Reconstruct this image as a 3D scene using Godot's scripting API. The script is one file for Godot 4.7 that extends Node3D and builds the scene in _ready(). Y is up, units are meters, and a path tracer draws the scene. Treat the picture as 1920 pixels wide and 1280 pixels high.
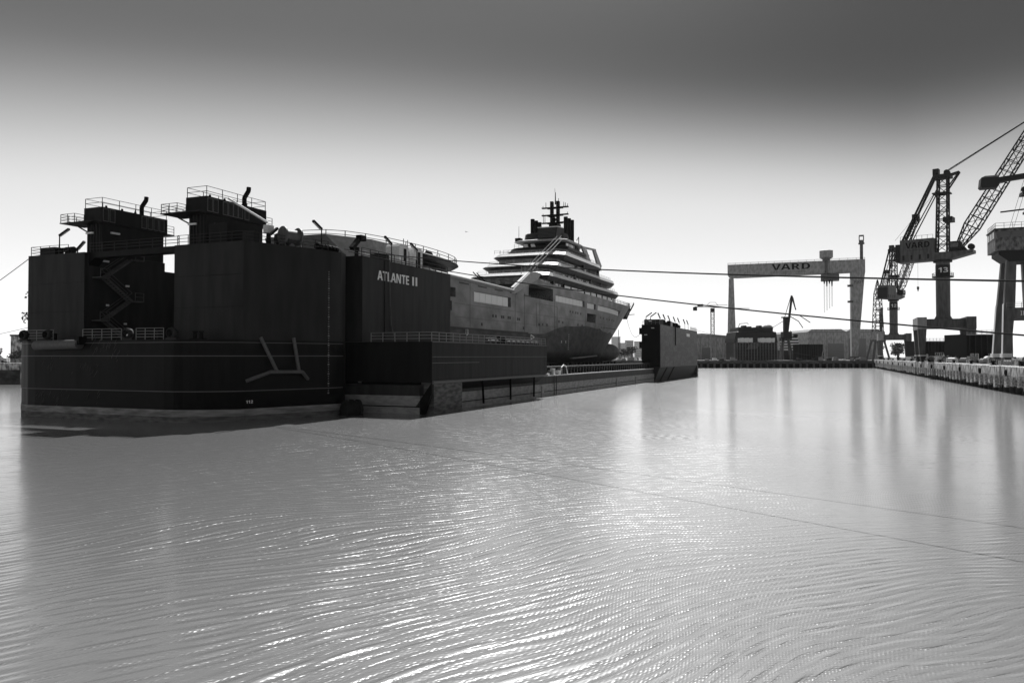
extends Node3D
# Harbour basin in black and white: a floating dock with a large yacht, shipyard cranes and quays round the water.
# Frames: x to the right, y up, -z away from the camera. The dock, the yacht and the portal cranes share the heading TURN
# (local x = towards the bow, local z = to starboard).

var TURN := atan(2.4)
const DOCK_AT := Vector3(-46.18, 0, -85.32)
var M := {}
var used := {}
var rng := RandomNumberGenerator.new()

# ------------------------------------------------------------------ mesh builder
class MB:
	var v := PackedVector3Array()
	var n := PackedVector3Array()
	var off := Vector3.ZERO
	func _init(o := Vector3.ZERO):
		off = o
	func tri(a: Vector3, b: Vector3, c: Vector3, na: Vector3, nb: Vector3, nc: Vector3):
		v.append(a - off); v.append(c - off); v.append(b - off)
		n.append(na); n.append(nc); n.append(nb)
	func quad(a: Vector3, b: Vector3, c: Vector3, d: Vector3):
		var m := (c - a).cross(d - b)
		if m.length_squared() < 1e-14:
			return
		m = m.normalized()
		tri(a, b, c, m, m, m); tri(a, c, d, m, m, m)
	func face(a: Vector3, b: Vector3, c: Vector3, d: Vector3, out: Vector3):
		if (c - a).cross(d - b).dot(out) < 0:
			quad(a, d, c, b)
		else:
			quad(a, b, c, d)
	func box(c: Vector3, s: Vector3, b := Basis()):
		var x := b.x * s.x / 2; var y := b.y * s.y / 2; var z := b.z * s.z / 2
		for k in [[x, y, z], [y, z, x], [z, x, y]]:
			for sg in [1.0, -1.0]:
				var o: Vector3 = c + k[0] * sg
				face(o - k[1] - k[2], o + k[1] - k[2], o + k[1] + k[2], o - k[1] + k[2], k[0] * sg)
		return self
	func span(lo: Vector3, hi: Vector3):
		return box((lo + hi) / 2, (hi - lo).abs())
	func bar(p: Vector3, q: Vector3, w: float, h: float, up := Vector3.UP):
		var d := q - p
		if d.length() < 1e-5:
			return self
		var x := d.normalized()
		if absf(x.dot(up)) > 0.98:
			up = Vector3(0, 0, 1) if absf(x.z) < 0.9 else Vector3(1, 0, 0)
		var z := x.cross(up).normalized()
		return box((p + q) / 2, Vector3(d.length(), h, w), Basis(x, z.cross(x), z))
	func tube(p: Vector3, q: Vector3, r0: float, r1 := -1.0, seg := 8, caps := true):
		if r1 < 0: r1 = r0
		var d := (q - p).normalized()
		var u := d.cross(Vector3.UP if absf(d.y) < 0.95 else Vector3.RIGHT).normalized()
		var w := d.cross(u)
		for k in seg:
			var a := TAU * k / seg; var b := TAU * (k + 1) / seg
			var na := u * cos(a) + w * sin(a); var nb := u * cos(b) + w * sin(b)
			var p0 := p + na * r0; var p1 := p + nb * r0; var q0 := q + na * r1; var q1 := q + nb * r1
			if r1 > 0: tri(p0, q1, q0, na, nb, na)
			if r0 > 0: tri(p0, p1, q1, na, nb, nb)
			if caps:
				if r0 > 0: tri(p, p1, p0, -d, -d, -d)
				if r1 > 0: tri(q, q0, q1, d, d, d)
		return self
	func path(pts: Array, r: float, seg := 6):
		for i in pts.size() - 1:
			tube(pts[i], pts[i + 1], r, r, seg, i == 0 or i == pts.size() - 2)
		return self
	func area(poly: PackedVector2Array) -> float:
		var s := 0.0
		for i in poly.size():
			var a := poly[i]; var b := poly[(i + 1) % poly.size()]
			s += a.x * b.y - b.x * a.y
		return s
	# polygon in (x, z), walls from y0 to y1
	func prism(poly: PackedVector2Array, y0: float, y1: float, caps := true):
		return rings([[y0, poly], [y1, poly]], caps, caps)
	func cap(poly: PackedVector2Array, y: float, up: bool):
		var ix := Geometry2D.triangulate_polygon(poly)
		var m := Vector3.UP if up else Vector3.DOWN
		for i in range(0, ix.size(), 3):
			var a := Vector3(poly[ix[i]].x, y, poly[ix[i]].y); var b := Vector3(poly[ix[i + 1]].x, y, poly[ix[i + 1]].y); var c := Vector3(poly[ix[i + 2]].x, y, poly[ix[i + 2]].y)
			if (b - a).cross(c - a).dot(m) < 0: tri(a, c, b, m, m, m)
			else: tri(a, b, c, m, m, m)
	func rings(rs: Array, top := true, bottom := true):
		for k in rs.size() - 1:
			var p0: PackedVector2Array = rs[k][1]; var p1: PackedVector2Array = rs[k + 1][1]
			var y0: float = rs[k][0]; var y1: float = rs[k + 1][0]
			var pos := area(p0) > 0
			for i in p0.size():
				var j := (i + 1) % p0.size()
				var a := Vector3(p0[i].x, y0, p0[i].y); var b := Vector3(p0[j].x, y0, p0[j].y)
				var c := Vector3(p1[j].x, y1, p1[j].y); var d := Vector3(p1[i].x, y1, p1[i].y)
				if pos: quad(a, d, c, b)
				else: quad(a, b, c, d)
		if top: cap(rs[rs.size() - 1][1], rs[rs.size() - 1][0], true)
		if bottom: cap(rs[0][1], rs[0][0], false)
		return self
	# profile in the plane spanned by u and w, pushed along d
	func extrude(o: Vector3, u: Vector3, w: Vector3, prof: PackedVector2Array, d: Vector3):
		var ix := Geometry2D.triangulate_polygon(prof)
		var mid := Vector3.ZERO
		for q in prof: mid += o + u * q.x + w * q.y
		mid /= prof.size()
		for i in range(0, ix.size(), 3):
			var a := o + u * prof[ix[i]].x + w * prof[ix[i]].y
			var b := o + u * prof[ix[i + 1]].x + w * prof[ix[i + 1]].y
			var c := o + u * prof[ix[i + 2]].x + w * prof[ix[i + 2]].y
			var m := (b - a).cross(c - a).normalized()
			if m.dot(d) < 0:
				tri(a, b, c, m, m, m); tri(a + d, c + d, b + d, -m, -m, -m)
			else:
				tri(a, c, b, -m, -m, -m); tri(a + d, b + d, c + d, m, m, m)
		var s := 1.0 if area(prof) > 0 else -1.0
		for i in prof.size():
			var p := prof[i]; var q := prof[(i + 1) % prof.size()]
			var a := o + u * p.x + w * p.y; var b := o + u * q.x + w * q.y
			face(a, b, b + d, a + d, (u * (q.y - p.y) - w * (q.x - p.x)) * s)
		return self
	# grid of points with smooth normals; skip(i, j) drops cells
	func grid(rows: Array, out_of := Vector3.ZERO, skip := {}):
		var h := rows.size(); var w: int = rows[0].size()
		var nn := []
		for i in h:
			var line := PackedVector3Array()
			for j in w:
				var a: Vector3 = rows[i][maxi(j - 1, 0)]; var b: Vector3 = rows[i][mini(j + 1, w - 1)]
				var c: Vector3 = rows[maxi(i - 1, 0)][j]; var d: Vector3 = rows[mini(i + 1, h - 1)][j]
				var m := (b - a).cross(d - c)
				if m.length_squared() < 1e-12: m = rows[i][j] - out_of
				if m.dot(rows[i][j] - out_of) < 0: m = -m
				line.append(m.normalized())
			nn.append(line)
		for i in h - 1:
			for j in w - 1:
				if skip.has(i * 10000 + j): continue
				var a: Vector3 = rows[i][j]; var b: Vector3 = rows[i][j + 1]; var c: Vector3 = rows[i + 1][j + 1]; var d: Vector3 = rows[i + 1][j]
				var f: Vector3 = (c - a).cross(d - b)
				if f.dot(nn[i][j] + nn[i + 1][j + 1]) >= 0:
					if (b - a).cross(c - a).length_squared() > 1e-10: tri(a, b, c, nn[i][j], nn[i][j + 1], nn[i + 1][j + 1])
					if (c - a).cross(d - a).length_squared() > 1e-10: tri(a, c, d, nn[i][j], nn[i + 1][j + 1], nn[i + 1][j])
				else:
					if (b - a).cross(c - a).length_squared() > 1e-10: tri(a, c, b, nn[i][j], nn[i + 1][j + 1], nn[i][j + 1])
					if (c - a).cross(d - a).length_squared() > 1e-10: tri(a, d, c, nn[i][j], nn[i + 1][j], nn[i + 1][j + 1])
		return self
	func ball(c: Vector3, r: Vector3, seg := 14, rows_n := 8):
		var rows := []
		for i in rows_n + 1:
			var t := PI * i / rows_n
			var line := PackedVector3Array()
			for j in seg + 1:
				var a := TAU * j / seg
				line.append(c + Vector3(r.x * sin(t) * cos(a), r.y * cos(t), r.z * sin(t) * sin(a)))
			rows.append(line)
		return grid(rows, c)
	# square lattice mast or boom: four chords, battens and diagonals
	func lattice(p: Vector3, q: Vector3, w0: float, w1: float, bays: int, r: float, side := Vector3.ZERO, rb := -1.0):
		var d := (q - p).normalized()
		var u := side
		if u == Vector3.ZERO: u = d.cross(Vector3.UP if absf(d.y) < 0.95 else Vector3.RIGHT).normalized()
		u = (u - d * u.dot(d)).normalized()
		var w := d.cross(u)
		if rb < 0: rb = r * 0.55
		var cs := []
		for k in bays + 1:
			var t := float(k) / bays
			var o := p.lerp(q, t); var s := lerpf(w0, w1, t) / 2
			cs.append([o + u * s + w * s, o - u * s + w * s, o - u * s - w * s, o + u * s - w * s])
		for k in 4: tube(cs[0][k], cs[bays][k], r, r, 6)
		for k in bays + 1:
			for e in 4:
				bar(cs[k][e], cs[k][(e + 1) % 4], rb * 2, rb * 2)
				if k < bays:
					if k % 2 == 0: bar(cs[k][e], cs[k + 1][(e + 1) % 4], rb * 1.6, rb * 1.6)
					else: bar(cs[k][(e + 1) % 4], cs[k + 1][e], rb * 1.6, rb * 1.6)
		return self
	# guard rail along points at deck level
	func rail(pts: Array, height := 1.1, gap := 1.8, lines := 3, r := 0.035):
		for i in pts.size() - 1:
			var a: Vector3 = pts[i]; var b: Vector3 = pts[i + 1]
			var k := maxi(1, int(round(a.distance_to(b) / gap)))
			for j in k + (1 if i == pts.size() - 2 else 0):
				var o := a.lerp(b, float(j) / k)
				bar(o, o + Vector3(0, height, 0), r * 2, r * 2)
			for l in lines:
				var y := height * (l + 1) / lines
				bar(a + Vector3(0, y, 0), b + Vector3(0, y, 0), r * 1.7, r * 1.7)
		return self
	func mesh() -> ArrayMesh:
		var arr := []
		arr.resize(Mesh.ARRAY_MAX)
		arr[Mesh.ARRAY_VERTEX] = v
		arr[Mesh.ARRAY_NORMAL] = n
		var m := ArrayMesh.new()
		m.add_surface_from_arrays(Mesh.PRIMITIVE_TRIANGLES, arr)
		return m

# ------------------------------------------------------------------ naming and placing
func numbered(called: String) -> String:
	var k: int = used.get(called, -1) + 1
	used[called] = k
	return called if k == 0 else "%s_%03d" % [called, k]

func tag(o: Node3D, label: String, category: String, group := ""):
	o.set_meta("label", label)
	o.set_meta("category", category)
	if group: o.set_meta("group", group)

func thing(called: String, label: String, category: String, at := Vector3.ZERO, turn := 0.0, group := "") -> Node3D:
	var o := Node3D.new()
	o.name = numbered(called)
	add_child(o)
	o.position = at
	o.rotation.y = turn
	tag(o, label, category, group)
	return o

func part(parent: Node3D, called: String, b: MB, m: Material) -> MeshInstance3D:
	return put(parent, called, b.mesh(), m)

func put(parent: Node3D, called: String, mesh: Mesh, m: Material) -> MeshInstance3D:
	var o := MeshInstance3D.new()
	o.name = called
	o.mesh = mesh
	o.material_override = m
	parent.add_child(o, true)
	return o

func solo(called: String, b: MB, m: Material, label: String, category: String, at := Vector3.ZERO, turn := 0.0, group := "") -> MeshInstance3D:
	var o := MeshInstance3D.new()
	o.name = numbered(called)
	o.mesh = b.mesh()
	o.material_override = m
	add_child(o)
	o.position = at
	o.rotation.y = turn
	tag(o, label, category, group)
	return o

func structure(called: String, b: MB, m: Material) -> MeshInstance3D:
	var o := MeshInstance3D.new()
	o.name = numbered(called)
	o.mesh = b.mesh()
	o.material_override = m
	add_child(o)
	o.set_meta("kind", "structure")
	return o

func D(x: float, y: float, z: float) -> Vector3:   # dock frame to world
	return DOCK_AT + Basis(Vector3.UP, TURN) * Vector3(x, y, z)

func lettering(parent: Node3D, words: String, height: float, width: float, at: Vector3, b: Basis, m: Material, bold := true, called := "lettering", depth := 0.03) -> MeshInstance3D:
	var f := SystemFont.new()
	f.font_names = PackedStringArray(["Droid Sans"])
	f.font_weight = 700 if bold else 400
	var t := TextMesh.new()
	t.font = f
	t.text = words
	t.font_size = 48
	t.pixel_size = 0.02
	t.depth = depth
	var box := t.get_aabb()
	var o := put(parent, called, t, m)
	var s := Vector3(width / box.size.x, height / box.size.y, 1.0)
	o.transform = Transform3D(b * Basis.from_scale(s), at - b * Vector3(box.get_center().x * s.x, box.get_center().y * s.y, 0))
	return o

# ------------------------------------------------------------------ materials
func noise_tex(freq: float, lo: float, hi: float, seed_n: int, oct := 5, size := 512, kind := FastNoiseLite.TYPE_SIMPLEX_SMOOTH) -> ImageTexture:
	var f := FastNoiseLite.new()
	f.seed = seed_n
	f.noise_type = kind
	f.frequency = freq
	f.fractal_octaves = oct
	var im := f.get_seamless_image(size, size)
	im.convert(Image.FORMAT_L8)
	var d := im.get_data()
	for i in d.size():
		d[i] = int(clampf((lo + (hi - lo) * d[i] / 255.0) * 255.0, 0, 255))
	return ImageTexture.create_from_image(Image.create_from_data(size, size, false, Image.FORMAT_L8, d))

func grey(l: float) -> Color:
	return Color(l, l, l).linear_to_srgb()

func mat(called: String, l: float, rough := 0.6, tex: Texture2D = null, scale := Vector3.ONE, spec := 0.3, bump: Texture2D = null, bump_cm := 0.0, metal := 0.0) -> StandardMaterial3D:
	var m := StandardMaterial3D.new()
	m.resource_name = called
	m.albedo_color = grey(l)
	m.roughness = rough
	m.metallic = metal
	m.metallic_specular = spec
	if tex or bump:
		m.uv1_triplanar = true
		m.uv1_scale = scale
	if tex: m.albedo_texture = tex
	if bump:
		m.heightmap_enabled = true
		m.heightmap_texture = bump
		m.heightmap_scale = bump_cm
	M[called] = m
	return m

func make_materials():
	var streak := noise_tex(0.02, 0.74, 1.08, 3, 5)
	var fine := noise_tex(0.03, 0.8, 1.05, 8, 6)
	var blotch := noise_tex(0.012, 0.62, 1.12, 11, 6)
	var rough := noise_tex(0.018, 0.35, 1.3, 31, 6)
	var soft := noise_tex(0.01, 0.0, 1.0, 21, 3)
	var stain := Vector3(0.22, 0.018, 0.22)
	mat("dock_paint", 0.011, 0.5, streak, Vector3(0.07, 0.012, 0.07), 0.2, soft, 4.0)
	mat("dock_wall", 0.026, 0.5, streak, Vector3(0.06, 0.01, 0.06), 0.22, soft, 5.0)
	mat("dock_black", 0.006, 0.5, blotch, Vector3(0.09, 0.16, 0.09), 0.2)
	mat("boot_top", 0.34, 0.85, blotch, Vector3(0.05, 0.25, 0.05), 0.2)
	mat("boot_low", 0.17, 0.9, blotch, Vector3(0.08, 0.3, 0.08), 0.2)
	mat("pontoon_side", 0.04, 0.6, streak, Vector3(0.08, 0.02, 0.08), 0.3)
	mat("pontoon_band", 0.34, 0.8, fine, Vector3(0.04, 0.1, 0.04), 0.3)
	mat("strake", 0.13, 0.6)
	mat("steel_dark", 0.025, 0.6, fine, Vector3(0.2, 0.2, 0.2), 0.3)
	mat("steel_black", 0.008, 0.6, null, Vector3.ONE, 0.2)
	mat("steel_grey", 0.12, 0.55, fine, Vector3(0.15, 0.1, 0.15), 0.35)
	mat("rail", 0.2, 0.5, null, Vector3.ONE, 0.4)
	mat("rail_dark", 0.02, 0.5)
	mat("white_paint", 0.8, 0.5, fine, Vector3(0.3, 0.3, 0.3), 0.4)
	mat("lettering_white", 0.85, 0.5)
	mat("bow_wall", 0.07, 0.5, blotch, Vector3(0.03, 0.12, 0.03), 0.35)
	for k in 4: mat("plate%d" % k, [0.07, 0.095, 0.055, 0.08][k], 0.5, blotch, Vector3(0.03 + 0.01 * k, 0.12, 0.03), 0.35)
	mat("lamp_housing", 0.75, 0.4)
	mat("yacht_grey", 0.22, 0.45, blotch, Vector3(0.02, 0.03, 0.02), 0.35, soft, 5.0)
	mat("yacht_low", 0.08, 0.6, blotch, Vector3(0.03, 0.06, 0.03), 0.3)
	mat("yacht_white", 0.82, 0.35, fine, Vector3(0.1, 0.1, 0.1), 0.45)
	mat("yacht_rim", 0.3, 0.45, fine, Vector3(0.06, 0.06, 0.06), 0.4)
	mat("yacht_wall", 0.12, 0.6, blotch, Vector3(0.1, 0.1, 0.1), 0.3)
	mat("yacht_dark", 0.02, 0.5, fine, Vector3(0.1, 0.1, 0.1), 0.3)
	mat("glass", 0.02, 0.08, null, Vector3.ONE, 0.5)
	mat("sheet", 0.9, 0.6)
	mat("yacht_inner", 0.22, 0.8, fine, Vector3(0.1, 0.1, 0.1), 0.3)
	mat("seam", 0.08, 0.6)
	mat("concrete", 0.62, 0.9, rough, Vector3(0.11, 0.05, 0.11), 0.2, fine, 3.0)
	mat("concrete_pile", 0.7, 0.9, rough, Vector3(0.2, 0.2, 0.2), 0.2)
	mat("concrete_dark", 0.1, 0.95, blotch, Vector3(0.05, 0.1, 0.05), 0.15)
	mat("ground", 0.28, 0.95, blotch, Vector3(0.05, 0.05, 0.05), 0.15)
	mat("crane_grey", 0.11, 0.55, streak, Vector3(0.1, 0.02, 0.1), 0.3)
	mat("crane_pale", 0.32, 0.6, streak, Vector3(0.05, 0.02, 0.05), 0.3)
	mat("crane_cabin", 0.17, 0.6, rough, Vector3(0.12, 0.06, 0.12), 0.3)
	mat("crane_black", 0.025, 0.6)
	mat("gantry", 0.32, 0.6, streak, Vector3(0.05, 0.02, 0.05), 0.3)
	mat("shed", 0.36, 0.7, streak, Vector3(0.06, 0.02, 0.06), 0.2)
	mat("shed_dark", 0.17, 0.7)
	mat("city", 0.6, 0.8)
	mat("leaf", 0.06, 0.7)
	mat("bark", 0.06, 0.9)
	mat("rope", 0.05, 0.8, fine, Vector3(2, 2, 2), 0.2)
	mat("rope_pale", 0.3, 0.8)
	mat("rubber", 0.015, 0.8)
	mat("scrap", 0.3, 0.8, blotch, Vector3(0.4, 0.4, 0.4), 0.3)

# ------------------------------------------------------------------ sky and water
const TO_SUN := Vector3(0.1336, 0.7660, -0.6287)   # 50 degrees up, nearly straight ahead

func sky_image() -> Image:
	var w := 512; var h := 256
	# elevation in degrees -> brightness (linear): pale air low down, a dark zenith
	var el := [0.0, 4.0, 8.7, 12.1, 13.9, 15.7, 17.5, 19.2, 20.9, 22.5, 25.0, 32.0, 90.0]
	var va := [1.2, 1.06, 0.89, 0.785, 0.67, 0.52, 0.38, 0.265, 0.185, 0.158, 0.15, 0.13, 0.12]
	var im := Image.create_empty(w, h, false, Image.FORMAT_RGBF)
	for j in h:
		var e := 90.0 - (j + 0.5) * 180.0 / h
		for i in w:
			var az := wrapf((i + 0.5) / w * 360.0, -180.0, 180.0)   # 0 straight ahead (-z), positive to the right
			var s := clampf(15.0 * (1.0 - cos(deg_to_rad(az + 10.0))), 0.0, 3.0)
			var x := maxf(e, 0.0)
			x += s * smoothstep(2.0, 12.0, x)
			var k := 0
			while k < el.size() - 2 and el[k + 1] < x: k += 1
			var t := clampf((x - el[k]) / (el[k + 1] - el[k]), 0, 1)
			var l := lerpf(va[k], va[k + 1], t)
			l *= 1.0 - 0.48 * smoothstep(-18.0, 28.0, az) * (1.0 - smoothstep(110.0, 175.0, az)) * smoothstep(14.0, 21.0, x)
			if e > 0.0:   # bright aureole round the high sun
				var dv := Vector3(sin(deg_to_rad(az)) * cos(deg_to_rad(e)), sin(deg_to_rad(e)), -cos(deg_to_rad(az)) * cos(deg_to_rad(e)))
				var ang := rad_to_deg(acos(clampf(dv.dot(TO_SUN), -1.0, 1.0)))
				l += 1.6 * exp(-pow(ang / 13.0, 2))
			im.set_pixel(i, j, Color(l, l, l))
	return im

const RIPPLE := 0.14   # root mean square slope of the wavelets

var ripple_h := PackedFloat32Array()
var ripple_g := 1.0

func ripple_texture() -> ImageTexture:
	var size := 768
	rng.seed = 77
	var h := PackedFloat32Array()
	h.resize(size * size)
	var low := PackedFloat32Array()
	for k in 22:
		if k == 11: low = h.duplicate()   # the longer waves alone, for the shape of the surface
		var kv := rng.randi_range(10, 20) if k < 11 else rng.randi_range(22, 50)
		if k < 5: kv = rng.randi_range(2, 6)
		var ku := int(round(kv * tan(rng.randfn(0.0, 0.13 if k % 3 else 0.38))))
		ku = clampi(ku, -40, 40)
		var amp := 1.0 / pow(kv, 1.1)
		if k < 5: amp *= 0.2
		var ph := rng.randf() * TAU
		var cx := PackedFloat32Array(); var sx := PackedFloat32Array()
		cx.resize(size); sx.resize(size)
		for i in size:
			var a := TAU * ku * i / size + ph
			cx[i] = cos(a) * amp; sx[i] = sin(a) * amp
		for j in size:
			var b := TAU * kv * j / size
			var cy := cos(b); var sy := sin(b)
			var o := j * size
			for i in size:
				h[o + i] += cx[i] * cy - sx[i] * sy
	# sharpen crests: long flat troughs, narrow tops
	var rms := 0.0
	for i in range(0, h.size(), 7): rms += h[i] * h[i]
	rms = sqrt(rms / (h.size() / 7))
	for i in h.size():
		var x := h[i] / rms
		h[i] = x + 0.35 * x * x
	ripple_h = low
	var d := PackedFloat32Array()
	d.resize(size * size * 3)
	var g2 := 0.0
	for i in range(0, h.size() - 1, 5): g2 += pow(h[i + 1] - h[i], 2)
	for i in range(0, h.size() - size, 5): g2 += pow(h[i + size] - h[i], 2)
	var g := 0.5 * RIPPLE / sqrt(g2 / (h.size() / 5.0))
	g2 = 0.0
	for i in range(0, low.size() - size, 5): g2 += pow(low[i + size] - low[i], 2) + pow(low[i + 1] - low[i], 2)
	ripple_g = sqrt(g2 / (low.size() / 5.0))
	for j in size:
		var up := ((j + size - 1) % size) * size; var dn := ((j + 1) % size) * size; var o := j * size
		for i in size:
			var gx := (h[o + (i + 1) % size] - h[o + (i + size - 1) % size]) * g
			var gy := (h[dn + i] - h[up + i]) * g
			var l := 1.0 / sqrt(gx * gx + gy * gy + 1.0)
			var q := (o + i) * 3
			d[q] = 0.5 - 0.5 * gx * l
			d[q + 1] = 0.5 - 0.5 * gy * l
			d[q + 2] = 0.5 + 0.5 * l
	return ImageTexture.create_from_image(Image.create_from_data(size, size, false, Image.FORMAT_RGBF, d.to_byte_array()))

func wavelet(u: float, v: float) -> float:   # height of the wavelets, sampled smoothly
	u = fposmod(u, 1.0) * 768.0; v = fposmod(v, 1.0) * 768.0
	var i := int(u) % 768; var j := int(v) % 768
	var i1 := (i + 1) % 768; var j1 := (j + 1) % 768
	var fu := u - int(u); var fv := v - int(v)
	return lerpf(lerpf(ripple_h[j * 768 + i], ripple_h[j * 768 + i1], fu), lerpf(ripple_h[j1 * 768 + i], ripple_h[j1 * 768 + i1], fu), fv)

var wave_c := Vector2(26, 16)   # the wavelets fan out round this point of the near quay
var warp := FastNoiseLite.new()
var gust := FastNoiseLite.new()

func wave_uv(x: float, z: float) -> Vector2:
	var r := Vector2(x - wave_c.x, z - wave_c.y).length()
	var t := atan2(x - wave_c.x, -(z - wave_c.y))
	var u := t * 30.0 * (1.0 + log(maxf(r, 30.0) / 30.0))
	return Vector2(u + 2.2 * warp.get_noise_2d(x + 300, z), r + 2.0 * warp.get_noise_2d(x, z)) / 4.6

func wave_height(x: float, z: float, amp: float) -> float:
	var q := wave_uv(x, z) * WAVE_SCALE
	return amp * (wavelet(q.x + 0.31, q.y + 0.17) + 0.7 * wavelet(q.y * 0.13, q.x * 0.16 + 0.4))

const WAVE_SCALE := 0.75
const WAVE_SLOPE := 0.065    # steepness of the gust-driven waves near the camera

func water():
	var tex := ripple_texture()
	warp.seed = 5
	warp.frequency = 0.045
	warp.fractal_octaves = 2
	gust.seed = 9
	gust.frequency = 0.03
	gust.fractal_octaves = 3
	var verts := PackedVector3Array(); var norms := PackedVector3Array(); var uvs := PackedVector2Array(); var ix := PackedInt32Array()
	var rs := [0.5, 3.0, 8.0]
	var r := 12.0
	while r < 100.0:
		rs.append(r)
		r *= 1.0036
	while r < 1700.0:
		rs.append(r)
		r *= 1.04
	var ts := []
	for k in 24: ts.append(-PI + (PI - 0.68) * k / 24.0)
	for k in 521: ts.append(-0.68 + 1.36 * k / 520.0)
	for k in range(1, 25): ts.append(0.68 + (PI - 0.68) * k / 24.0)
	var unit := WAVE_SLOPE / (ripple_g * 768.0 * WAVE_SCALE / 4.6)
	for i in rs.size():
		for j in ts.size():
			var x: float = sin(ts[j]) * rs[i]; var z: float = -cos(ts[j]) * rs[i]
			# gusts: rough water near and to the left, smoother towards the right and the far end
			var m: float = (1.0 - smoothstep(24.0, 99.0, rs[i])) * smoothstep(8.0, 13.0, rs[i]) * (1.0 - smoothstep(0.6, 0.68, absf(ts[j])))
			var y := 0.0
			var n := Vector3.UP
			if m > 0.001:
				m *= 0.6 + 0.4 * smoothstep(14.0, -10.0, x) + 0.7 * gust.get_noise_2d(x, z)
				m = maxf(m, 0.08) * unit
				y = wave_height(x, z, m)
				n = Vector3(y - wave_height(x + 0.04, z, m), 0.04, y - wave_height(x, z + 0.04, m)).normalized()
			verts.append(Vector3(x, y, z))
			norms.append(n)
			uvs.append(wave_uv(x, z))
	var w := ts.size()
	for i in rs.size() - 1:
		for j in w - 1:
			var a := i * w + j
			ix.append_array(PackedInt32Array([a, a + w, a + 1, a + 1, a + w, a + w + 1]))
	var arr := []
	arr.resize(Mesh.ARRAY_MAX)
	arr[Mesh.ARRAY_VERTEX] = verts; arr[Mesh.ARRAY_NORMAL] = norms; arr[Mesh.ARRAY_TEX_UV] = uvs; arr[Mesh.ARRAY_INDEX] = ix
	var mesh := ArrayMesh.new()
	mesh.add_surface_from_arrays(Mesh.PRIMITIVE_TRIANGLES, arr)
	var m := StandardMaterial3D.new()
	m.resource_name = "river_water"
	m.albedo_color = grey(0.155)
	m.roughness = 0.35
	m.metallic_specular = 0.5
	m.clearcoat_enabled = true
	m.clearcoat = 1.0
	m.clearcoat_roughness = 0.16
	m.normal_enabled = true
	m.normal_texture = tex
	m.normal_scale = 1.0
	var o := MeshInstance3D.new()
	o.name = "water"
	o.mesh = mesh
	o.material_override = m
	add_child(o)
	o.set_meta("kind", "structure")

func setup():
	var cam := Camera3D.new()
	cam.name = "camera"
	cam.position = Vector3(0, 7, 0)
	cam.rotation.x = atan(28.0 / 1440.0)
	cam.fov = rad_to_deg(2.0 * atan(640.0 / 1440.0))
	cam.near = 0.1
	cam.far = 6000.0
	add_child(cam)
	cam.current = true
	var e := Environment.new()
	e.background_mode = Environment.BG_SKY
	var sm := PanoramaSkyMaterial.new()
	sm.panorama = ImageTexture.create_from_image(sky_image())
	e.sky = Sky.new()
	e.sky.sky_material = sm
	e.background_energy_multiplier = 0.6667
	e.tonemap_mode = Environment.TONE_MAPPER_LINEAR
	e.tonemap_exposure = 1.5
	e.sdfgi_enabled = true
	e.ssao_enabled = true
	e.ssil_enabled = true
	e.fog_enabled = HAZE > 0.0
	e.fog_density = HAZE
	e.fog_light_color = Color(0.95, 0.95, 0.95)
	var we := WorldEnvironment.new()
	we.name = "environment"
	we.environment = e
	add_child(we)
	var sun := DirectionalLight3D.new()
	sun.name = "sun"
	sun.light_energy = 1.4
	sun.light_angular_distance = 0.6
	sun.shadow_enabled = true
	add_child(sun)
	# high sun nearly straight ahead of the camera, a little to the left
	sun.look_at_from_position(Vector3.ZERO, -TO_SUN, Vector3.UP)

const HAZE := 0.00003

func _ready():
	setup()
	make_materials()
	water()
	banks()
	floating_dock()
	yacht()
	dock_ropes()
	gantry_crane()
	portal_cranes()
	yard()
	quay_things()
	far_city()

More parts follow.
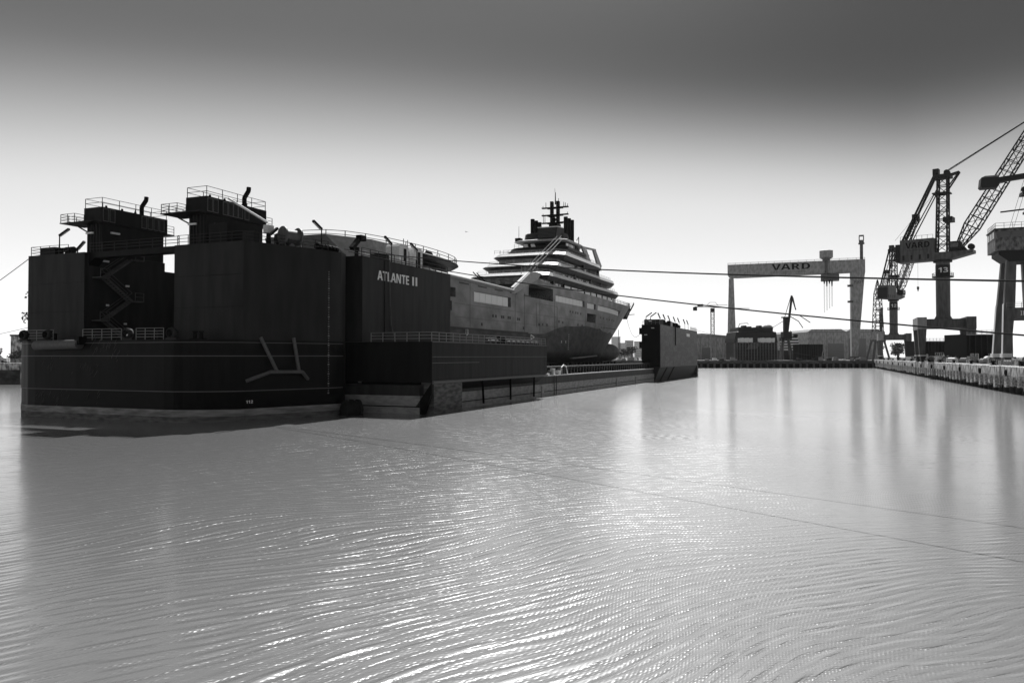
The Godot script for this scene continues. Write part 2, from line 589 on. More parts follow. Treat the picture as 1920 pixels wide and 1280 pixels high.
# ------------------------------------------------------------------ quays and land
func banks():
	# right-hand quay: runs from beside the camera to the end of the basin
	var p0 := Vector3(89.3, 0, -134); var p1 := Vector3(216.2, 0, -458)
	var d := (p1 - p0).normalized()
	var o := p0 - d * 48.0
	var turn := atan2(-d.z, d.x)
	var length := o.distance_to(p1)
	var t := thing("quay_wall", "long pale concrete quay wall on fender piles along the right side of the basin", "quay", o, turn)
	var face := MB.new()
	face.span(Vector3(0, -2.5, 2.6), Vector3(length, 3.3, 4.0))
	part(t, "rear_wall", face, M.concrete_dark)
	rng.seed = 4
	var x := 0.0
	var k := 0
	while x < length - 1.0:
		var w := minf(6.4, length - x)
		var drop := rng.randf_range(-0.2, 0.1); var lift := rng.randf_range(-0.07, 0.05); var push := rng.randf_range(-0.05, 0.05)
		var b := MB.new()
		# cap beam segment with a chamfered top edge
		b.extrude(Vector3(x + 0.03, 0, push), Vector3(0, 0, 1), Vector3.UP, PackedVector2Array([Vector2(0.0, 3.35 + drop), Vector2(0.0, 5.05 + lift), Vector2(0.14, 5.19 + lift), Vector2(3.3, 5.19 + lift), Vector2(3.3, 3.35 + drop)]), Vector3(w - 0.1, 0, 0))
		part(t, "cap_beam", b, M.concrete)
		x += w
	x = 3.0
	while x < length - 2.0:
		var b := MB.new()
		var low := rng.randf_range(0.7, 1.5); var tilt := rng.randf_range(-0.1, 0.1); var hw := rng.randf_range(0.7, 0.98)
		var fl := rng.randf_range(1.5, 2.3)
		# fender pile whose head flares under the cap
		b.extrude(Vector3(x + 1.0 + rng.randf_range(-0.3, 0.3), 0, 0.12 + rng.randf_range(0, 0.12)), Vector3(1, 0, 0), Vector3.UP, PackedVector2Array([Vector2(-hw + tilt, low), Vector2(hw + tilt, low), Vector2(hw, 2.5), Vector2(fl * 0.8, 2.95), Vector2(fl, 3.32), Vector2(-fl, 3.32), Vector2(-fl * 0.8, 2.95), Vector2(-hw, 2.5)]), Vector3(0, 0, 1.2))
		part(t, "fender_pile", b, M.concrete_pile)
		var s := MB.new()
		s.tube(Vector3(x + 1.0, -2.5, 1.6), Vector3(x + 1.0, 3.2, 1.6), 0.75, 0.75, 10)
		part(t, "pile", s, M.concrete_dark)
		x += 4.9
		k += 1
		if k % 9 == 4:
			s = MB.new()
			for r2 in 9: s.bar(Vector3(x - 1.5, 0.6 + r2 * 0.5, -0.12), Vector3(x - 0.9, 0.6 + r2 * 0.5, -0.12), 0.06, 0.06)
			for r2 in 2: s.bar(Vector3(x - 1.5 + r2 * 0.6, 0.3, -0.12), Vector3(x - 1.5 + r2 * 0.6, 5.2, -0.12), 0.07, 0.07)
			part(t, "ladder", s, M.steel_dark)
		if k % 5 == 2:
			s = MB.new()
			var ring := []
			for r2 in 9:
				var a2 := TAU * r2 / 8
				var line := PackedVector3Array()
				for r3 in 15:
					var c3 := TAU * r3 / 14
					var rad := 0.5 + 0.17 * cos(a2)
					line.append(Vector3(x - 1.2 + rad * cos(c3), 3.9 + rad * sin(c3), -0.14 + 0.17 * sin(a2)))
				ring.append(line)
			s.grid(ring, Vector3(x - 1.2, 3.9, 0))
			part(t, "tyre_fender", s, M.rubber)
	# the quay the picture is taken from, and an added hall shading the dock
	var near := MB.new()
	near.span(Vector3(-190, -2.5, -2.6), Vector3(66, 5.3, 140))
	structure("near_quay", near, M.ground)
	near = MB.new()
	near.span(Vector3(66.1, -2.5, -88), Vector3(330, 5.12, 140))
	structure("side_quay", near, M.ground)
	var hall := thing("added_shading_hall", "long dark hall added out of view on the right quay to block low sky light", "building", Vector3(76, 5.12, -34))  # added out of view to darken the dock faces turned towards it
	part(hall, "wall", MB.new().span(Vector3(0, 0, 0), Vector3(50, 31, 165)), M.shed_dark)
	part(hall, "roof", MB.new().extrude(Vector3(-1, 31, -1), Vector3(1, 0, 0), Vector3.UP, PackedVector2Array([Vector2(0, 0), Vector2(52, 0), Vector2(26, 6)]), Vector3(0, 0, 167)), M.shed)
	for i in 6: part(hall, "door", MB.new().span(Vector3(-0.25, 0, 8 + i * 26.0), Vector3(0, 19, 26 + i * 26.0)), M.shed)
	# land: one sheet right of the quay, one beyond the basin, one on the left bank
	var far := Vector3(216.2, 0, -458)
	var land := MB.new()
	var r := Vector3(-d.z, 0, d.x)   # to the right of the quay
	var a := o + r * 3.2; var b2 := p1 + r * 3.2
	land.cap(PackedVector2Array([Vector2(a.x, a.z), Vector2(b2.x, b2.z), Vector2(b2.x + 900, b2.z - 0.0), Vector2(a.x + 900, a.z)]), 5.14, true)
	structure("quay_apron", land, M.ground)
	var fl := MB.new()
	fl.cap(PackedVector2Array([Vector2(-700, -460.2), Vector2(1500, -460.2), Vector2(2600, -3800), Vector2(-1800, -3800)]), 4.4, true)
	structure("ground", fl, M.ground)
	# far quay across the end of the basin
	var q := thing("far_quay_wall", "low dark quay wall with pale piles across the far end of the basin", "quay", Vector3(40, 0, -458))
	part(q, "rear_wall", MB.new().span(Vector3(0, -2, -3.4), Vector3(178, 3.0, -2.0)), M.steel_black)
	x = 0.0
	while x < 177.0:
		part(q, "cap_beam", MB.new().span(Vector3(x + 0.05, 2.6, -4.0), Vector3(minf(x + 22.2, 177.5), 4.5, 0)), M.concrete_dark)
		x += 22.25
	x = 2.0
	while x < 176.0:
		part(q, "pile", MB.new().tube(Vector3(x, -2, -0.6), Vector3(x, 2.6, -0.6), 0.62, 0.62, 8), M.steel_grey)
		x += 3.95
	# left bank
	var l := thing("left_quay_wall", "short concrete quay with dark panels seen at the left edge behind the dock", "quay", Vector3(-330, 0, -194))
	x = 0.0
	while x < 212.0:
		part(l, "cap_beam", MB.new().span(Vector3(x + 0.05, 3.6, -5.0), Vector3(x + 17.9, 5.3, 0)), M.concrete)
		x += 18.0
	x = 0.0
	while x < 212.0:
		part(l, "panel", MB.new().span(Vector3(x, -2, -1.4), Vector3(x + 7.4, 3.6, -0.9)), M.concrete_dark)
		part(l, "pile", MB.new().tube(Vector3(x + 7.9, -2, -0.8), Vector3(x + 7.9, 3.6, -0.8), 0.6, 0.6, 8), M.concrete)
		x += 9.0
	var ll := MB.new()
	ll.cap(PackedVector2Array([Vector2(-330, -197), Vector2(-114, -197), Vector2(-20, -440), Vector2(-20, -460.3), Vector2(-700, -460.3), Vector2(-700, -197)]), 5.2, true)
	ll.face(Vector3(-114, -2, -197), Vector3(-114, 5.2, -197), Vector3(-20, 5.2, -440), Vector3(-20, -2, -440), Vector3(1, 0, 0.4))
	structure("left_bank", ll, M.ground)

# ------------------------------------------------------------------ floating dock
func mirrored(half: Array) -> PackedVector2Array:   # half outline on the +z side, from aft to forward -> full outline
	var p := PackedVector2Array()
	for q in half: p.append(q)
	for i in range(half.size() - 1, -1, -1):
		if absf(half[i].y) > 1e-4: p.append(Vector2(half[i].x, -half[i].y))
	return p

func flip(p: PackedVector2Array) -> PackedVector2Array:
	var r := PackedVector2Array()
	for q in p: r.append(Vector2(q.x, -q.y))
	return r

func grown(p: PackedVector2Array, by: float) -> PackedVector2Array:
	var r := Geometry2D.offset_polygon(p, by, Geometry2D.JOIN_MITER)
	return r[0]

func bent_lamp(dock: Node3D, at: Vector3, h: float, dir: Vector3):
	var b := MB.new()
	var top := at + Vector3(0, h, 0)
	b.tube(at, top, 0.09, 0.07, 6)
	b.tube(at, at + Vector3(0, 0.3, 0), 0.18, 0.14, 6)
	var l := part(dock, "lamp_post", b, M.steel_black)
	var e := top + dir
	b = MB.new()
	b.bar(top, e, 0.3, 0.26)
	part(l, "lamp_head", b, M.steel_black)
	b = MB.new()
	b.bar(top + dir * 0.12 + Vector3(0, -0.16, 0), e - dir * 0.05 + Vector3(0, -0.16, 0), 0.16, 0.05)
	part(l, "tube_light", b, M.lamp_housing)

func winch(dock: Node3D, at: Vector3, r: float, w: float, m: Material, along_x := true):
	var b := MB.new()
	var ax := Vector3(1, 0, 0) if along_x else Vector3(0, 0, 1)
	var c := at + Vector3(0, r + 0.25, 0)
	b.tube(c - ax * w / 2, c + ax * w / 2, r * 0.62, r * 0.62, 12)
	for s in [-0.5, -0.2, 0.2, 0.5]:
		b.tube(c + ax * w * s - ax * 0.06, c + ax * w * s + ax * 0.06, r, r, 14)
	for s in [-0.42, 0.42]:
		b.bar(at + ax * w * s + ax.cross(Vector3.UP) * r, c + ax * w * s, 0.14, 0.14)
		b.bar(at + ax * w * s - ax.cross(Vector3.UP) * r, c + ax * w * s, 0.14, 0.14)
	b.box(at + Vector3(0, 0.1, 0), Vector3(w + 0.3, 0.2, r * 2.2) if along_x else Vector3(r * 2.2, 0.2, w + 0.3))
	part(dock, "winch", b, m)

func machinery_house(dock: Node3D, s: float):   # s = -1 port, 1 starboard; the louvres sit on the starboard face
	var z0 := 6.75 * s; var z1 := 9.85 * s
	var lo := minf(z0, z1); var hi := maxf(z0, z1)
	var h := part(dock, "machinery_house", MB.new().span(Vector3(6.0, 23.4, lo), Vector3(16.0, 25.3, hi)), M.dock_paint)
	part(h, "trunk", MB.new().span(Vector3(6.25, 19.5, lo + 0.25), Vector3(15.6, 23.4, hi - 0.25)), M.dock_paint)
	var b := MB.new()
	for k in 5: b.bar(Vector3(6.23, 19.6, lo + 0.5 + k * 0.5), Vector3(6.23, 23.3, lo + 0.5 + k * 0.5), 0.12, 0.1)
	part(h, "pipe", b, M.steel_dark)
	var at: Array = [6.1, 7.05, 11.8, 12.75, 13.7, 14.65] if s < 0 else [6.1, 7.0, 8.5, 9.4, 10.2, 11.0, 12.1]
	for x in at:
		var f := MB.new()
		var z := hi + 0.05
		f.span(Vector3(x, 23.55, hi), Vector3(x + 0.08, 25.15, z)).span(Vector3(x + 0.72, 23.55, hi), Vector3(x + 0.8, 25.15, z))
		f.span(Vector3(x + 0.08, 25.07, hi), Vector3(x + 0.72, 25.15, z)).span(Vector3(x + 0.08, 23.55, hi), Vector3(x + 0.72, 23.63, z))
		var l := part(h, "louvre", f, M.steel_grey)
		var q := MB.new()
		for k in 9: q.bar(Vector3(x + 0.08, 23.72 + k * 0.16, hi + 0.02), Vector3(x + 0.72, 23.72 + k * 0.16, hi + 0.02), 0.06, 0.1)
		part(l, "slats", q, M.steel_dark)
	b = MB.new()
	b.span(Vector3(4.6, 23.32, lo - 2.5), Vector3(6.0, 23.42, hi + 0.1))
	b.span(Vector3(6.0, 23.32, lo - 2.5), Vector3(8.0, 23.42, lo - 0.001))
	b.bar(Vector3(7.0, 23.3, lo - 2.2), Vector3(7.0, 22.2, lo + 0.1), 0.14, 0.14)
	part(h, "platform", b, M.steel_dark)
	b = MB.new()
	b.rail([Vector3(6.0, 23.42, lo), Vector3(4.7, 23.42, lo), Vector3(4.7, 23.42, lo - 2.4), Vector3(7.9, 23.42, lo - 2.4), Vector3(7.9, 23.42, lo - 0.1)], 1.05, 1.0, 3, 0.03)
	part(h, "platform_railing", b, M.rail_dark)
	b = MB.new()
	b.rail([Vector3(6.1, 25.3, lo + 0.1), Vector3(6.1, 25.3, hi - 0.1), Vector3(15.9, 25.3, hi - 0.1), Vector3(15.9, 25.3, lo + 0.1), Vector3(6.1, 25.3, lo + 0.1)], 1.15, 2.6, 2, 0.03)
	part(h, "roof_railing", b, M.rail_dark)
	b = MB.new()
	var p := Vector3(13.2 if s < 0 else 13.8, 25.3, (lo + hi) / 2)
	b.path([p, p + Vector3(0, 1.35, 0), p + Vector3(0.55, 2.3, 0.15), p + Vector3(0.6, 2.75, 0.15)], 0.28, 10)
	part(h, "exhaust_pipe", b, M.steel_black)
	b = MB.new()
	b.rail([Vector3(16.0, 23.42, hi - 0.1), Vector3(17.2, 23.42, hi - 0.1)], 1.1, 1.2, 3, 0.03)
	b.span(Vector3(16.0, 23.3, lo), Vector3(17.2, 23.42, hi))
	part(h, "rear_platform", b, M.rail_dark)
	for x in [6.9, 9.2, 11.2]:
		part(h, "roof_vent", MB.new().tube(Vector3(x, 25.3, hi - 0.4), Vector3(x, 25.6, hi - 0.4), 0.16, 0.12, 8), M.steel_black)
	b = MB.new()
	b.span(Vector3(5.98, 22.1, lo + 0.3), Vector3(6.24, 22.3, lo + 1.5))
	part(h, "tube_light", b, M.lamp_housing)
	b = MB.new()
	b.span(Vector3(7.4, 22.2, hi - 0.25), Vector3(8.6, 22.4, hi + 0.02))
	part(h, "tube_light", b, M.lamp_housing)

func fairlead(dock: Node3D, z: float):
	var b := MB.new()
	var rows := []
	for i in 9:
		var a := TAU * i / 8.0
		var line := PackedVector3Array()
		for j in 13:
			var c := TAU * j / 12.0
			var r := 0.42 + 0.2 * cos(a)
			line.append(Vector3(0.2 + 0.34 * sin(a), 9.5 + r * sin(c) * 1.0, z + r * cos(c) * 1.15))
		rows.append(line)
	b.grid(rows, Vector3(0.2, 9.5, z))
	b.span(Vector3(0.05, 8.8, z - 0.75), Vector3(0.5, 9.0, z + 0.75))
	part(dock, "fairlead", b, M.steel_dark)

func bollard(dock: Node3D, at: Vector3):
	var b := MB.new()
	for s in [-0.45, 0.45]:
		b.tube(at + Vector3(0, 0, s), at + Vector3(0, 0.75, s), 0.24, 0.22, 10)
		b.tube(at + Vector3(0, 0.75, s), at + Vector3(0, 0.9, s), 0.32, 0.3, 10)
	b.box(at + Vector3(0, 0.06, 0), Vector3(0.8, 0.12, 1.7))
	part(dock, "bollard", b, M.steel_black)

func floating_dock():
	var dock := thing("floating_dock", "huge dark steel floating dock with two stern towers, moored on the left", "floating dock", DOCK_AT, TURN)
	var stern := [Vector2(0, 0), Vector2(0, 10), Vector2(0.45, 12.2), Vector2(1.3, 14.2), Vector2(2.6, 15.8), Vector2(4.2, 17.1), Vector2(9.4, 18.9), Vector2(14.6, 20.7), Vector2(16.3, 20.95), Vector2(17.7, 20.6), Vector2(18.8, 19.6), Vector2(19.5, 18.2), Vector2(24, 18.2), Vector2(24, 0)]
	var smooth := []
	for i in stern.size():
		smooth.append(stern[i])
		if i in [1, 2, 3, 4] or i in [7, 8, 9, 10]:   # round the quarter and the shoulder more finely
			for u in [0.33, 0.67]:
				smooth.append(stern[i].cubic_interpolate(stern[i + 1], stern[i - 1], stern[i + 2], u))
	stern = smooth
	var plan := mirrored(stern)
	plan.remove_at(plan.size() - 1) if plan[plan.size() - 1].is_equal_approx(plan[0]) else null
	part(dock, "stern_hull", MB.new().prism(plan, 3.25, 8.8), M.dock_paint)
	part(dock, "waterline_belt", MB.new().prism(grown(plan, -0.04), 1.35, 3.25), M.dock_black)
	var bt := part(dock, "boot_top", MB.new().prism(grown(plan, 0.02), 0.62, 1.35), M.boot_top)
	part(bt, "lower_band", MB.new().prism(grown(plan, -0.02), -1.8, 0.62), M.boot_low)
	# chafe marks left by ropes and fenders on the stern plating
	rng.seed = 61
	var sc := MB.new()
	for q in [[-7.5, 6.0, 10], [-1.5, 5.4, 14], [0.5, 7.9, 12], [1.5, 8.1, 10], [-9.0, 2.2, 16], [-5.5, 2.1, 14], [-0.5, 2.4, 7], [3.5, 6.6, 8]]:
		for i in q[2]:
			var z: float = q[0] + rng.randfn() * 0.9; var y: float = q[1] + rng.randfn() * 0.45; var l := rng.randf_range(0.15, 0.7)
			var off := -0.012 if y > 3.3 else 0.028
			sc.bar(Vector3(off, y, z), Vector3(off, y + l, z + l * rng.randf_range(0.3, 0.9)), 0.02, rng.randf_range(0.02, 0.045), Vector3(1, 0, 0))
	var scm := part(dock, "chafe_marks", sc, M.steel_grey)
	scm.set_meta("kind", "stuff")
	# rubbing strakes on the stern
	for y in [3.28, 7.05, 8.5]:
		var b := MB.new()
		var half: Array = stern.slice(1, 20)
		for s in [1.0, -1.0]:
			for i in half.size() - 1:
				b.bar(Vector3(half[i].x - 0.02, y, half[i].y * s), Vector3(half[i + 1].x - 0.02, y, half[i + 1].y * s), 0.1, 0.09 if y < 8 else 0.06)
		b.bar(Vector3(-0.02, y, 10), Vector3(-0.02, y, -10), 0.1, 0.09 if y < 8 else 0.06)
		part(dock, "rubbing_strake", b, M.strake)
	# towers and wing walls
	var tower := PackedVector2Array([Vector2(4, 7.15), Vector2(4, 17.03), Vector2(9.4, 18.9), Vector2(14.6, 20.7), Vector2(16.3, 20.95), Vector2(17.7, 20.6), Vector2(18.8, 19.6), Vector2(19.5, 18.2), Vector2(19.5, 15.5), Vector2(16, 15.5), Vector2(16, 7.15)])
	for s in [1.0, -1.0]:
		var tp := tower if s > 0 else flip(tower)
		var tw := part(dock, "stern_tower", MB.new().prism(tp, 8.8, 19.5), M.dock_wall)
		var b := MB.new()
		# plate seams: narrow welded strips
		for y in [12.4, 15.9]:
			b.bar(Vector3(3.99, y, 7.2 * s), Vector3(3.99, y, 17.0 * s), 0.05, 0.05)
		part(tw, "weld_seam", b, M.dock_paint)
		part(dock, "wing_wall", MB.new().span(Vector3(19.5, 8.8, 15.5 * s), Vector3(43.3, 19.5, 21.8 * s)), M.dock_wall)
		# sponson with its pipe fender and struts below
		part(dock, "sponson", MB.new().span(Vector3(20.6, 3.85, 15 * s), Vector3(61, 8.8, 31 * s)), M.dock_paint)
		part(dock, "pipe_fender", MB.new().tube(Vector3(20.7, 3.86, 31 * s), Vector3(61, 3.86, 31 * s), 0.2, 0.2, 10), M.strake)
		b = MB.new()
		b.bar(Vector3(20.62, 8.78, 31.02 * s), Vector3(61, 8.78, 31.02 * s), 0.12, 0.12)
		part(dock, "deck_edge", b, M.strake)
		for y in [6.95, 6.2]:
			b = MB.new()
			b.bar(Vector3(20.7, y, 31.0 * s), Vector3(61 if y > 6.5 else 34.0, y, 31.0 * s), 0.06, 0.07)
			part(dock, "weld_seam", b, M.steel_grey)
		b = MB.new()
		b.extrude(Vector3(22.2, 0, 0), Vector3(0, 0, s), Vector3.UP, PackedVector2Array([Vector2(20, 3.85), Vector2(30.9, 3.85), Vector2(29.0, 2.4), Vector2(29.0, 1.2), Vector2(20, 1.2)]), Vector3(38.6, 0, 0))
		part(dock, "sponson_flare", b, M.dock_black)
		b = MB.new()
		b.extrude(Vector3(20.55, 0, 0), Vector3(0, 0, s), Vector3.UP, PackedVector2Array([Vector2(27.4, -1.0), Vector2(31.0, 3.85), Vector2(31.0, 2.6), Vector2(29.6, -1.0)]), Vector3(0.5, 0, 0))
		part(dock, "bracket", b, M.dock_black)
		b = MB.new()
		b.span(Vector3(21.6, -1.8, 29.0 * s), Vector3(29.3, 3.82, 30.75 * s))
		part(dock, "sponson_leg", b, M.boot_low)
		for x in [36.0, 46.0, 56.0]:
			b = MB.new()
			b.bar(Vector3(x, 3.8, 30.6 * s), Vector3(x + 2.5, 0.4, 29.6 * s), 0.3, 0.3)
			part(dock, "bracket", b, M.dock_black)
		# bow wing wall
		part(dock, "bow_wing_wall", MB.new().span(Vector3(154, 4.0, 25.7 * s), Vector3(218, 16.0, 31 * s)), M.bow_wall if s > 0 else M.dock_wall)
		part(dock, "bow_wall_end", MB.new().span(Vector3(153.9, 3.5, 25.75 * s), Vector3(154.0, 15.9, 30.9 * s)), M.steel_black)
		b = MB.new()
		b.extrude(Vector3(153.4, 0, 0), Vector3(0, 0, s), Vector3.UP, PackedVector2Array([Vector2(25.7, 4.0), Vector2(31, 4.0), Vector2(29.3, -0.6), Vector2(25.7, -0.6)]), Vector3(64.5, 0, 0))
		part(dock, "bow_flare", b, M.steel_dark)
		part(dock, "ledge", MB.new().span(Vector3(153.8, 3.92, 30.9 * s), Vector3(218.1, 4.08, 31.2 * s)), M.strake)
		for x in [160.0, 171.0]:
			b = MB.new()
			b.bar(Vector3(x + 3.5, 3.9, 31.0 * s), Vector3(x, -0.3, 29.5 * s), 0.5, 0.25, Vector3(0, 0, 1))
			part(dock, "bracket", b, M.steel_black)
		part(dock, "bow_post", MB.new().span(Vector3(217, -1.8, 27 * s), Vector3(219.4, 4.0, 31.1 * s)), M.bow_wall)
		for y in [14.2, 10.2]:
			part(dock, "guide_block", MB.new().span(Vector3(153.9, y - 0.9, 25.0 * s), Vector3(156.5, y + 0.9, 25.7 * s)), M.steel_black)
		b = MB.new()
		b.span(Vector3(155, 16, 26.2 * s), Vector3(161, 17.5, 30.5 * s))
		part(dock, "winch_house", b, M.steel_black)
	# seams and streaks of the bow wall are plates standing a little proud
	rng.seed = 31
	for r in 8:
		for c in 10:
			var pl := MB.new()
			var px := 154.1 + c * 6.38; var py := 4.2 + r * 1.46
			var z := 31.0 + rng.randf_range(0.012, 0.045)
			pl.span(Vector3(px, py, 30.99), Vector3(px + 6.34, py + 1.43, z))
			part(dock, "plate", pl, M["plate%d" % rng.randi_range(0, 3)])
	part(dock, "bow_name_board", MB.new().span(Vector3(196, 13.6, 31.0), Vector3(202, 14.6, 31.1)), M.lamp_housing)
	part(dock, "bow_pipe", MB.new().tube(Vector3(176, 10.4, 31.15), Vector3(176, 16, 31.15), 0.16, 0.16, 6), M.steel_black)
	# main pontoon
	var deck := part(dock, "pontoon", MB.new().span(Vector3(20.6, 2.2, -29.3), Vector3(226, 3.5, 29.3)), M.pontoon_side)
	part(deck, "upper_band", MB.new().span(Vector3(20.55, 0.95, -29.4), Vector3(226.1, 2.2, 29.4)), M.pontoon_band)
	part(deck, "lower_band", MB.new().span(Vector3(20.5, -1.8, -29.36), Vector3(226.2, 0.8, 29.36)), M.pontoon_band)
	part(deck, "groove", MB.new().span(Vector3(20.7, 0.8, -29.2), Vector3(226, 0.95, 29.2)), M.steel_black)
	for x in [69.0, 70.2]:
		part(deck, "ladder", MB.new().bar(Vector3(x, 0.1, 29.5), Vector3(x, 3.6, 29.5), 0.1, 0.1), M.rail_dark)
	for x in [62.5, 112.0, 131.0]:
		part(deck, "fender_post", MB.new().span(Vector3(x, -0.5, 29.4), Vector3(x + 0.9, 1.9, 29.62)), M.pontoon_band)
	# deck edge: coaming, pipe line and stanchions
	var edge := MB.new()
	edge.span(Vector3(61.2, 3.5, 28.8), Vector3(153.8, 3.66, 29.25))
	part(deck, "coaming", edge, M.white_paint)
	edge = MB.new()
	edge.tube(Vector3(61.2, 5.0, 28.0), Vector3(153.8, 5.0, 28.0), 0.22, 0.22, 8)
	edge.tube(Vector3(61.2, 4.55, 28.0), Vector3(153.8, 4.55, 28.0), 0.1, 0.1, 6)
	part(deck, "pipe_line", edge, M.steel_dark)
	for i in 46:
		var sx := 62.0 + i * 2.0
		part(deck, "stanchion", MB.new().span(Vector3(sx, 3.5, 27.8), Vector3(sx + 0.55, 4.9, 28.3)), M.steel_dark)
	for i in 9:
		var b := MB.new()
		b.span(Vector3(62.5 + i * 1.5, 3.5, 28.3), Vector3(63.4 + i * 1.5, 4.0 + 0.4 * (i % 3), 29.0))
		part(deck, "deck_box", b, M.white_paint if i % 2 else M.steel_grey)
	edge = MB.new()
	edge.path([Vector3(74, 3.6, 28.9), Vector3(74.6, 4.9, 28.9), Vector3(76, 5.4, 28.9), Vector3(77.5, 5.0, 28.9), Vector3(78.2, 3.6, 28.9)], 0.12, 6)
	part(deck, "hose", edge, M.white_paint)
	# keel blocks under the yacht
	for i in 42:
		for z in [0.0, 4.5, -4.5]:
			if i > 38 and z != 0.0: continue
			part(deck, "keel_block", MB.new().span(Vector3(46 + i * 4.1, 3.5, z - 0.8), Vector3(47.6 + i * 4.1, 5.18, z + 0.8)), M.steel_dark)
	# gangway bridge and stairs between the towers
	var gw := part(dock, "gangway", MB.new().span(Vector3(4.6, 18.85, -7.15), Vector3(6.0, 19.55, 7.15)), M.dock_paint)
	var gr := MB.new()
	gr.rail([Vector3(4.7, 19.55, -7.1), Vector3(4.7, 19.55, 7.1)], 1.1, 2.0, 3, 0.035)
	part(gw, "gangway_railing", gr, M.rail_dark)
	for k in [[Vector3(4.6, 18.85, -7.15), 1.0], [Vector3(4.6, 18.85, 7.15), -1.0]]:
		var cb := MB.new()
		cb.extrude(k[0], Vector3(0, 0, k[1]), Vector3.DOWN, PackedVector2Array([Vector2(0, 0), Vector2(0.9, 0), Vector2(0, 0.9)]), Vector3(1.4, 0, 0))
		part(gw, "corner_bracket", cb, M.dock_paint)
	var st := thing_part(dock, "stairway")
	var ys := [8.8, 11.4, 14.0, 16.6, 19.2]
	for k in 4:
		var xa := 6.2 if k % 2 else 10.0; var xb := 10.0 if k % 2 else 6.2
		var f := MB.new()
		for z in [-6.2, -6.95]:
			f.bar(Vector3(xa, ys[k], z), Vector3(xb, ys[k + 1], z), 0.08, 0.25)
			f.bar(Vector3(xa, ys[k] + 1.0, z), Vector3(xb, ys[k + 1] + 1.0, z), 0.05, 0.05)
		for i in 11:
			var t := (i + 0.5) / 11.0
			f.box(Vector3(lerpf(xa, xb, t), lerpf(ys[k], ys[k + 1], t), -6.57), Vector3(0.3, 0.05, 0.72))
		part(st, "flight", f, M.crane_grey)
		f = MB.new()
		var lx := 10.0 if k % 2 == 1 else 5.0
		f.span(Vector3(lx, ys[k + 1] - 0.12, -7.1), Vector3(lx + 1.3, ys[k + 1], -5.6))
		f.rail([Vector3(lx, ys[k + 1], -5.65), Vector3(lx + 1.3, ys[k + 1], -5.65)], 1.0, 1.3, 2, 0.03)
		part(st, "landing", f, M.crane_grey)
	for q in [[6.4, 18.6, 0.9], [9.8, 15.8, 0.5], [7.0, 13.2, 0.35], [9.6, 11.0, 0.35]]:
		part(dock, "tube_light", MB.new().span(Vector3(q[0], q[1], -7.15), Vector3(q[0] + q[2], q[1] + 0.22, -7.0)), M.lamp_housing)
	# railings of the stern deck and the sponsons
	var r := MB.new()
	r.rail([Vector3(0.3, 8.8, -2.6), Vector3(0.3, 8.8, 3.4)], 1.25, 1.5, 4, 0.03)
	r.rail([Vector3(0.3, 8.8, 5.6), Vector3(0.3, 8.8, 9.6)], 1.25, 1.5, 4, 0.03)
	part(dock, "stern_railing", r, M.rail)
	r = MB.new()
	r.rail([Vector3(0.3, 8.8, -7.4), Vector3(0.3, 8.8, -11.6), Vector3(1.2, 8.8, -13.6)], 1.25, 1.5, 4, 0.03)
	part(dock, "stern_railing", r, M.rail)
	r = MB.new()
	r.rail([Vector3(20.9, 8.8, 22.2), Vector3(20.9, 8.8, 30.8), Vector3(60.8, 8.8, 30.8)], 1.15, 1.9, 3, 0.04)
	part(dock, "sponson_railing", r, M.rail)
	r = MB.new()
	r.tube(Vector3(40, 9.25, 29.5), Vector3(60.8, 9.25, 29.5), 0.2, 0.2, 6)
	r.tube(Vector3(40, 9.6, 29.2), Vector3(60.8, 9.6, 29.2), 0.13, 0.13, 6)
	for i in 11: r.box(Vector3(40.5 + i * 2.0, 9.1, 29.4), Vector3(0.25, 0.6, 0.9))
	part(dock, "deck_pipes", r, M.steel_grey)
	winch(dock, Vector3(45, 8.8, 29.5), 0.5, 1.4, M.steel_black)
	for z in [-12.2, -8.2, 4.5, 10.9]: fairlead(dock, z)
	for p in [Vector3(1.6, 8.8, 13.1), Vector3(2.0, 8.8, -9.9), Vector3(1.8, 8.8, 7.0)]: bollard(dock, p)
	# rounded end plate at the port corner
	var ep := MB.new()
	ep.box(Vector3(1.25, 9.35, -13.7), Vector3(0.4, 1.3, 0.9))
	part(dock, "corner_plate", ep, M.steel_black)
	# stern tube fender lying on brackets
	var tf := MB.new()
	tf.tube(Vector3(-0.55, 8.25, -9.0), Vector3(-0.55, 8.35, -2.0), 0.55, 0.55, 16)
	tf.ball(Vector3(-0.55, 8.25, -9.0), Vector3(0.55, 0.55, 0.4))
	part(dock, "tube_fender", tf, M.steel_grey)
	part(dock, "fender_bracket", MB.new().span(Vector3(-0.9, 8.3, -2.4), Vector3(0.1, 9.2, -1.7)), M.steel_black)
	# protective frame on the starboard quarter
	var fr := MB.new()
	var ch := func(x: float, y: float, out: float) -> Vector3: return Vector3(x + 0.327 * -out, y, 17.1 + (x - 4.2) * 0.346 + 0.945 * out)
	fr.tube(ch.call(5.9, 9.1, 0.1), ch.call(7.5, 5.3, 0.75), 0.2, 0.2, 8)
	fr.tube(ch.call(9.8, 9.1, 0.1), ch.call(10.1, 5.3, 0.75), 0.2, 0.2, 8)
	fr.path([ch.call(4.3, 4.35, 0.1), ch.call(6.7, 5.3, 0.75), ch.call(10.5, 5.25, 0.75), ch.call(11.6, 4.4, 0.1)], 0.2, 8)
	part(dock, "guard_frame", fr, M.steel_grey)
	# draught marks up the starboard quarter
	var dm := MB.new()
	for i in 52:
		var y := 2.7 + i * 0.28
		var s := 0.2 if i % 4 == 0 else 0.12
		dm.box(ch.call(14.3, y, 0.02), Vector3(s, s * 0.8, 0.06), Basis(Vector3.UP, -0.333))
	part(dock, "draught_marks", dm, M.rail)
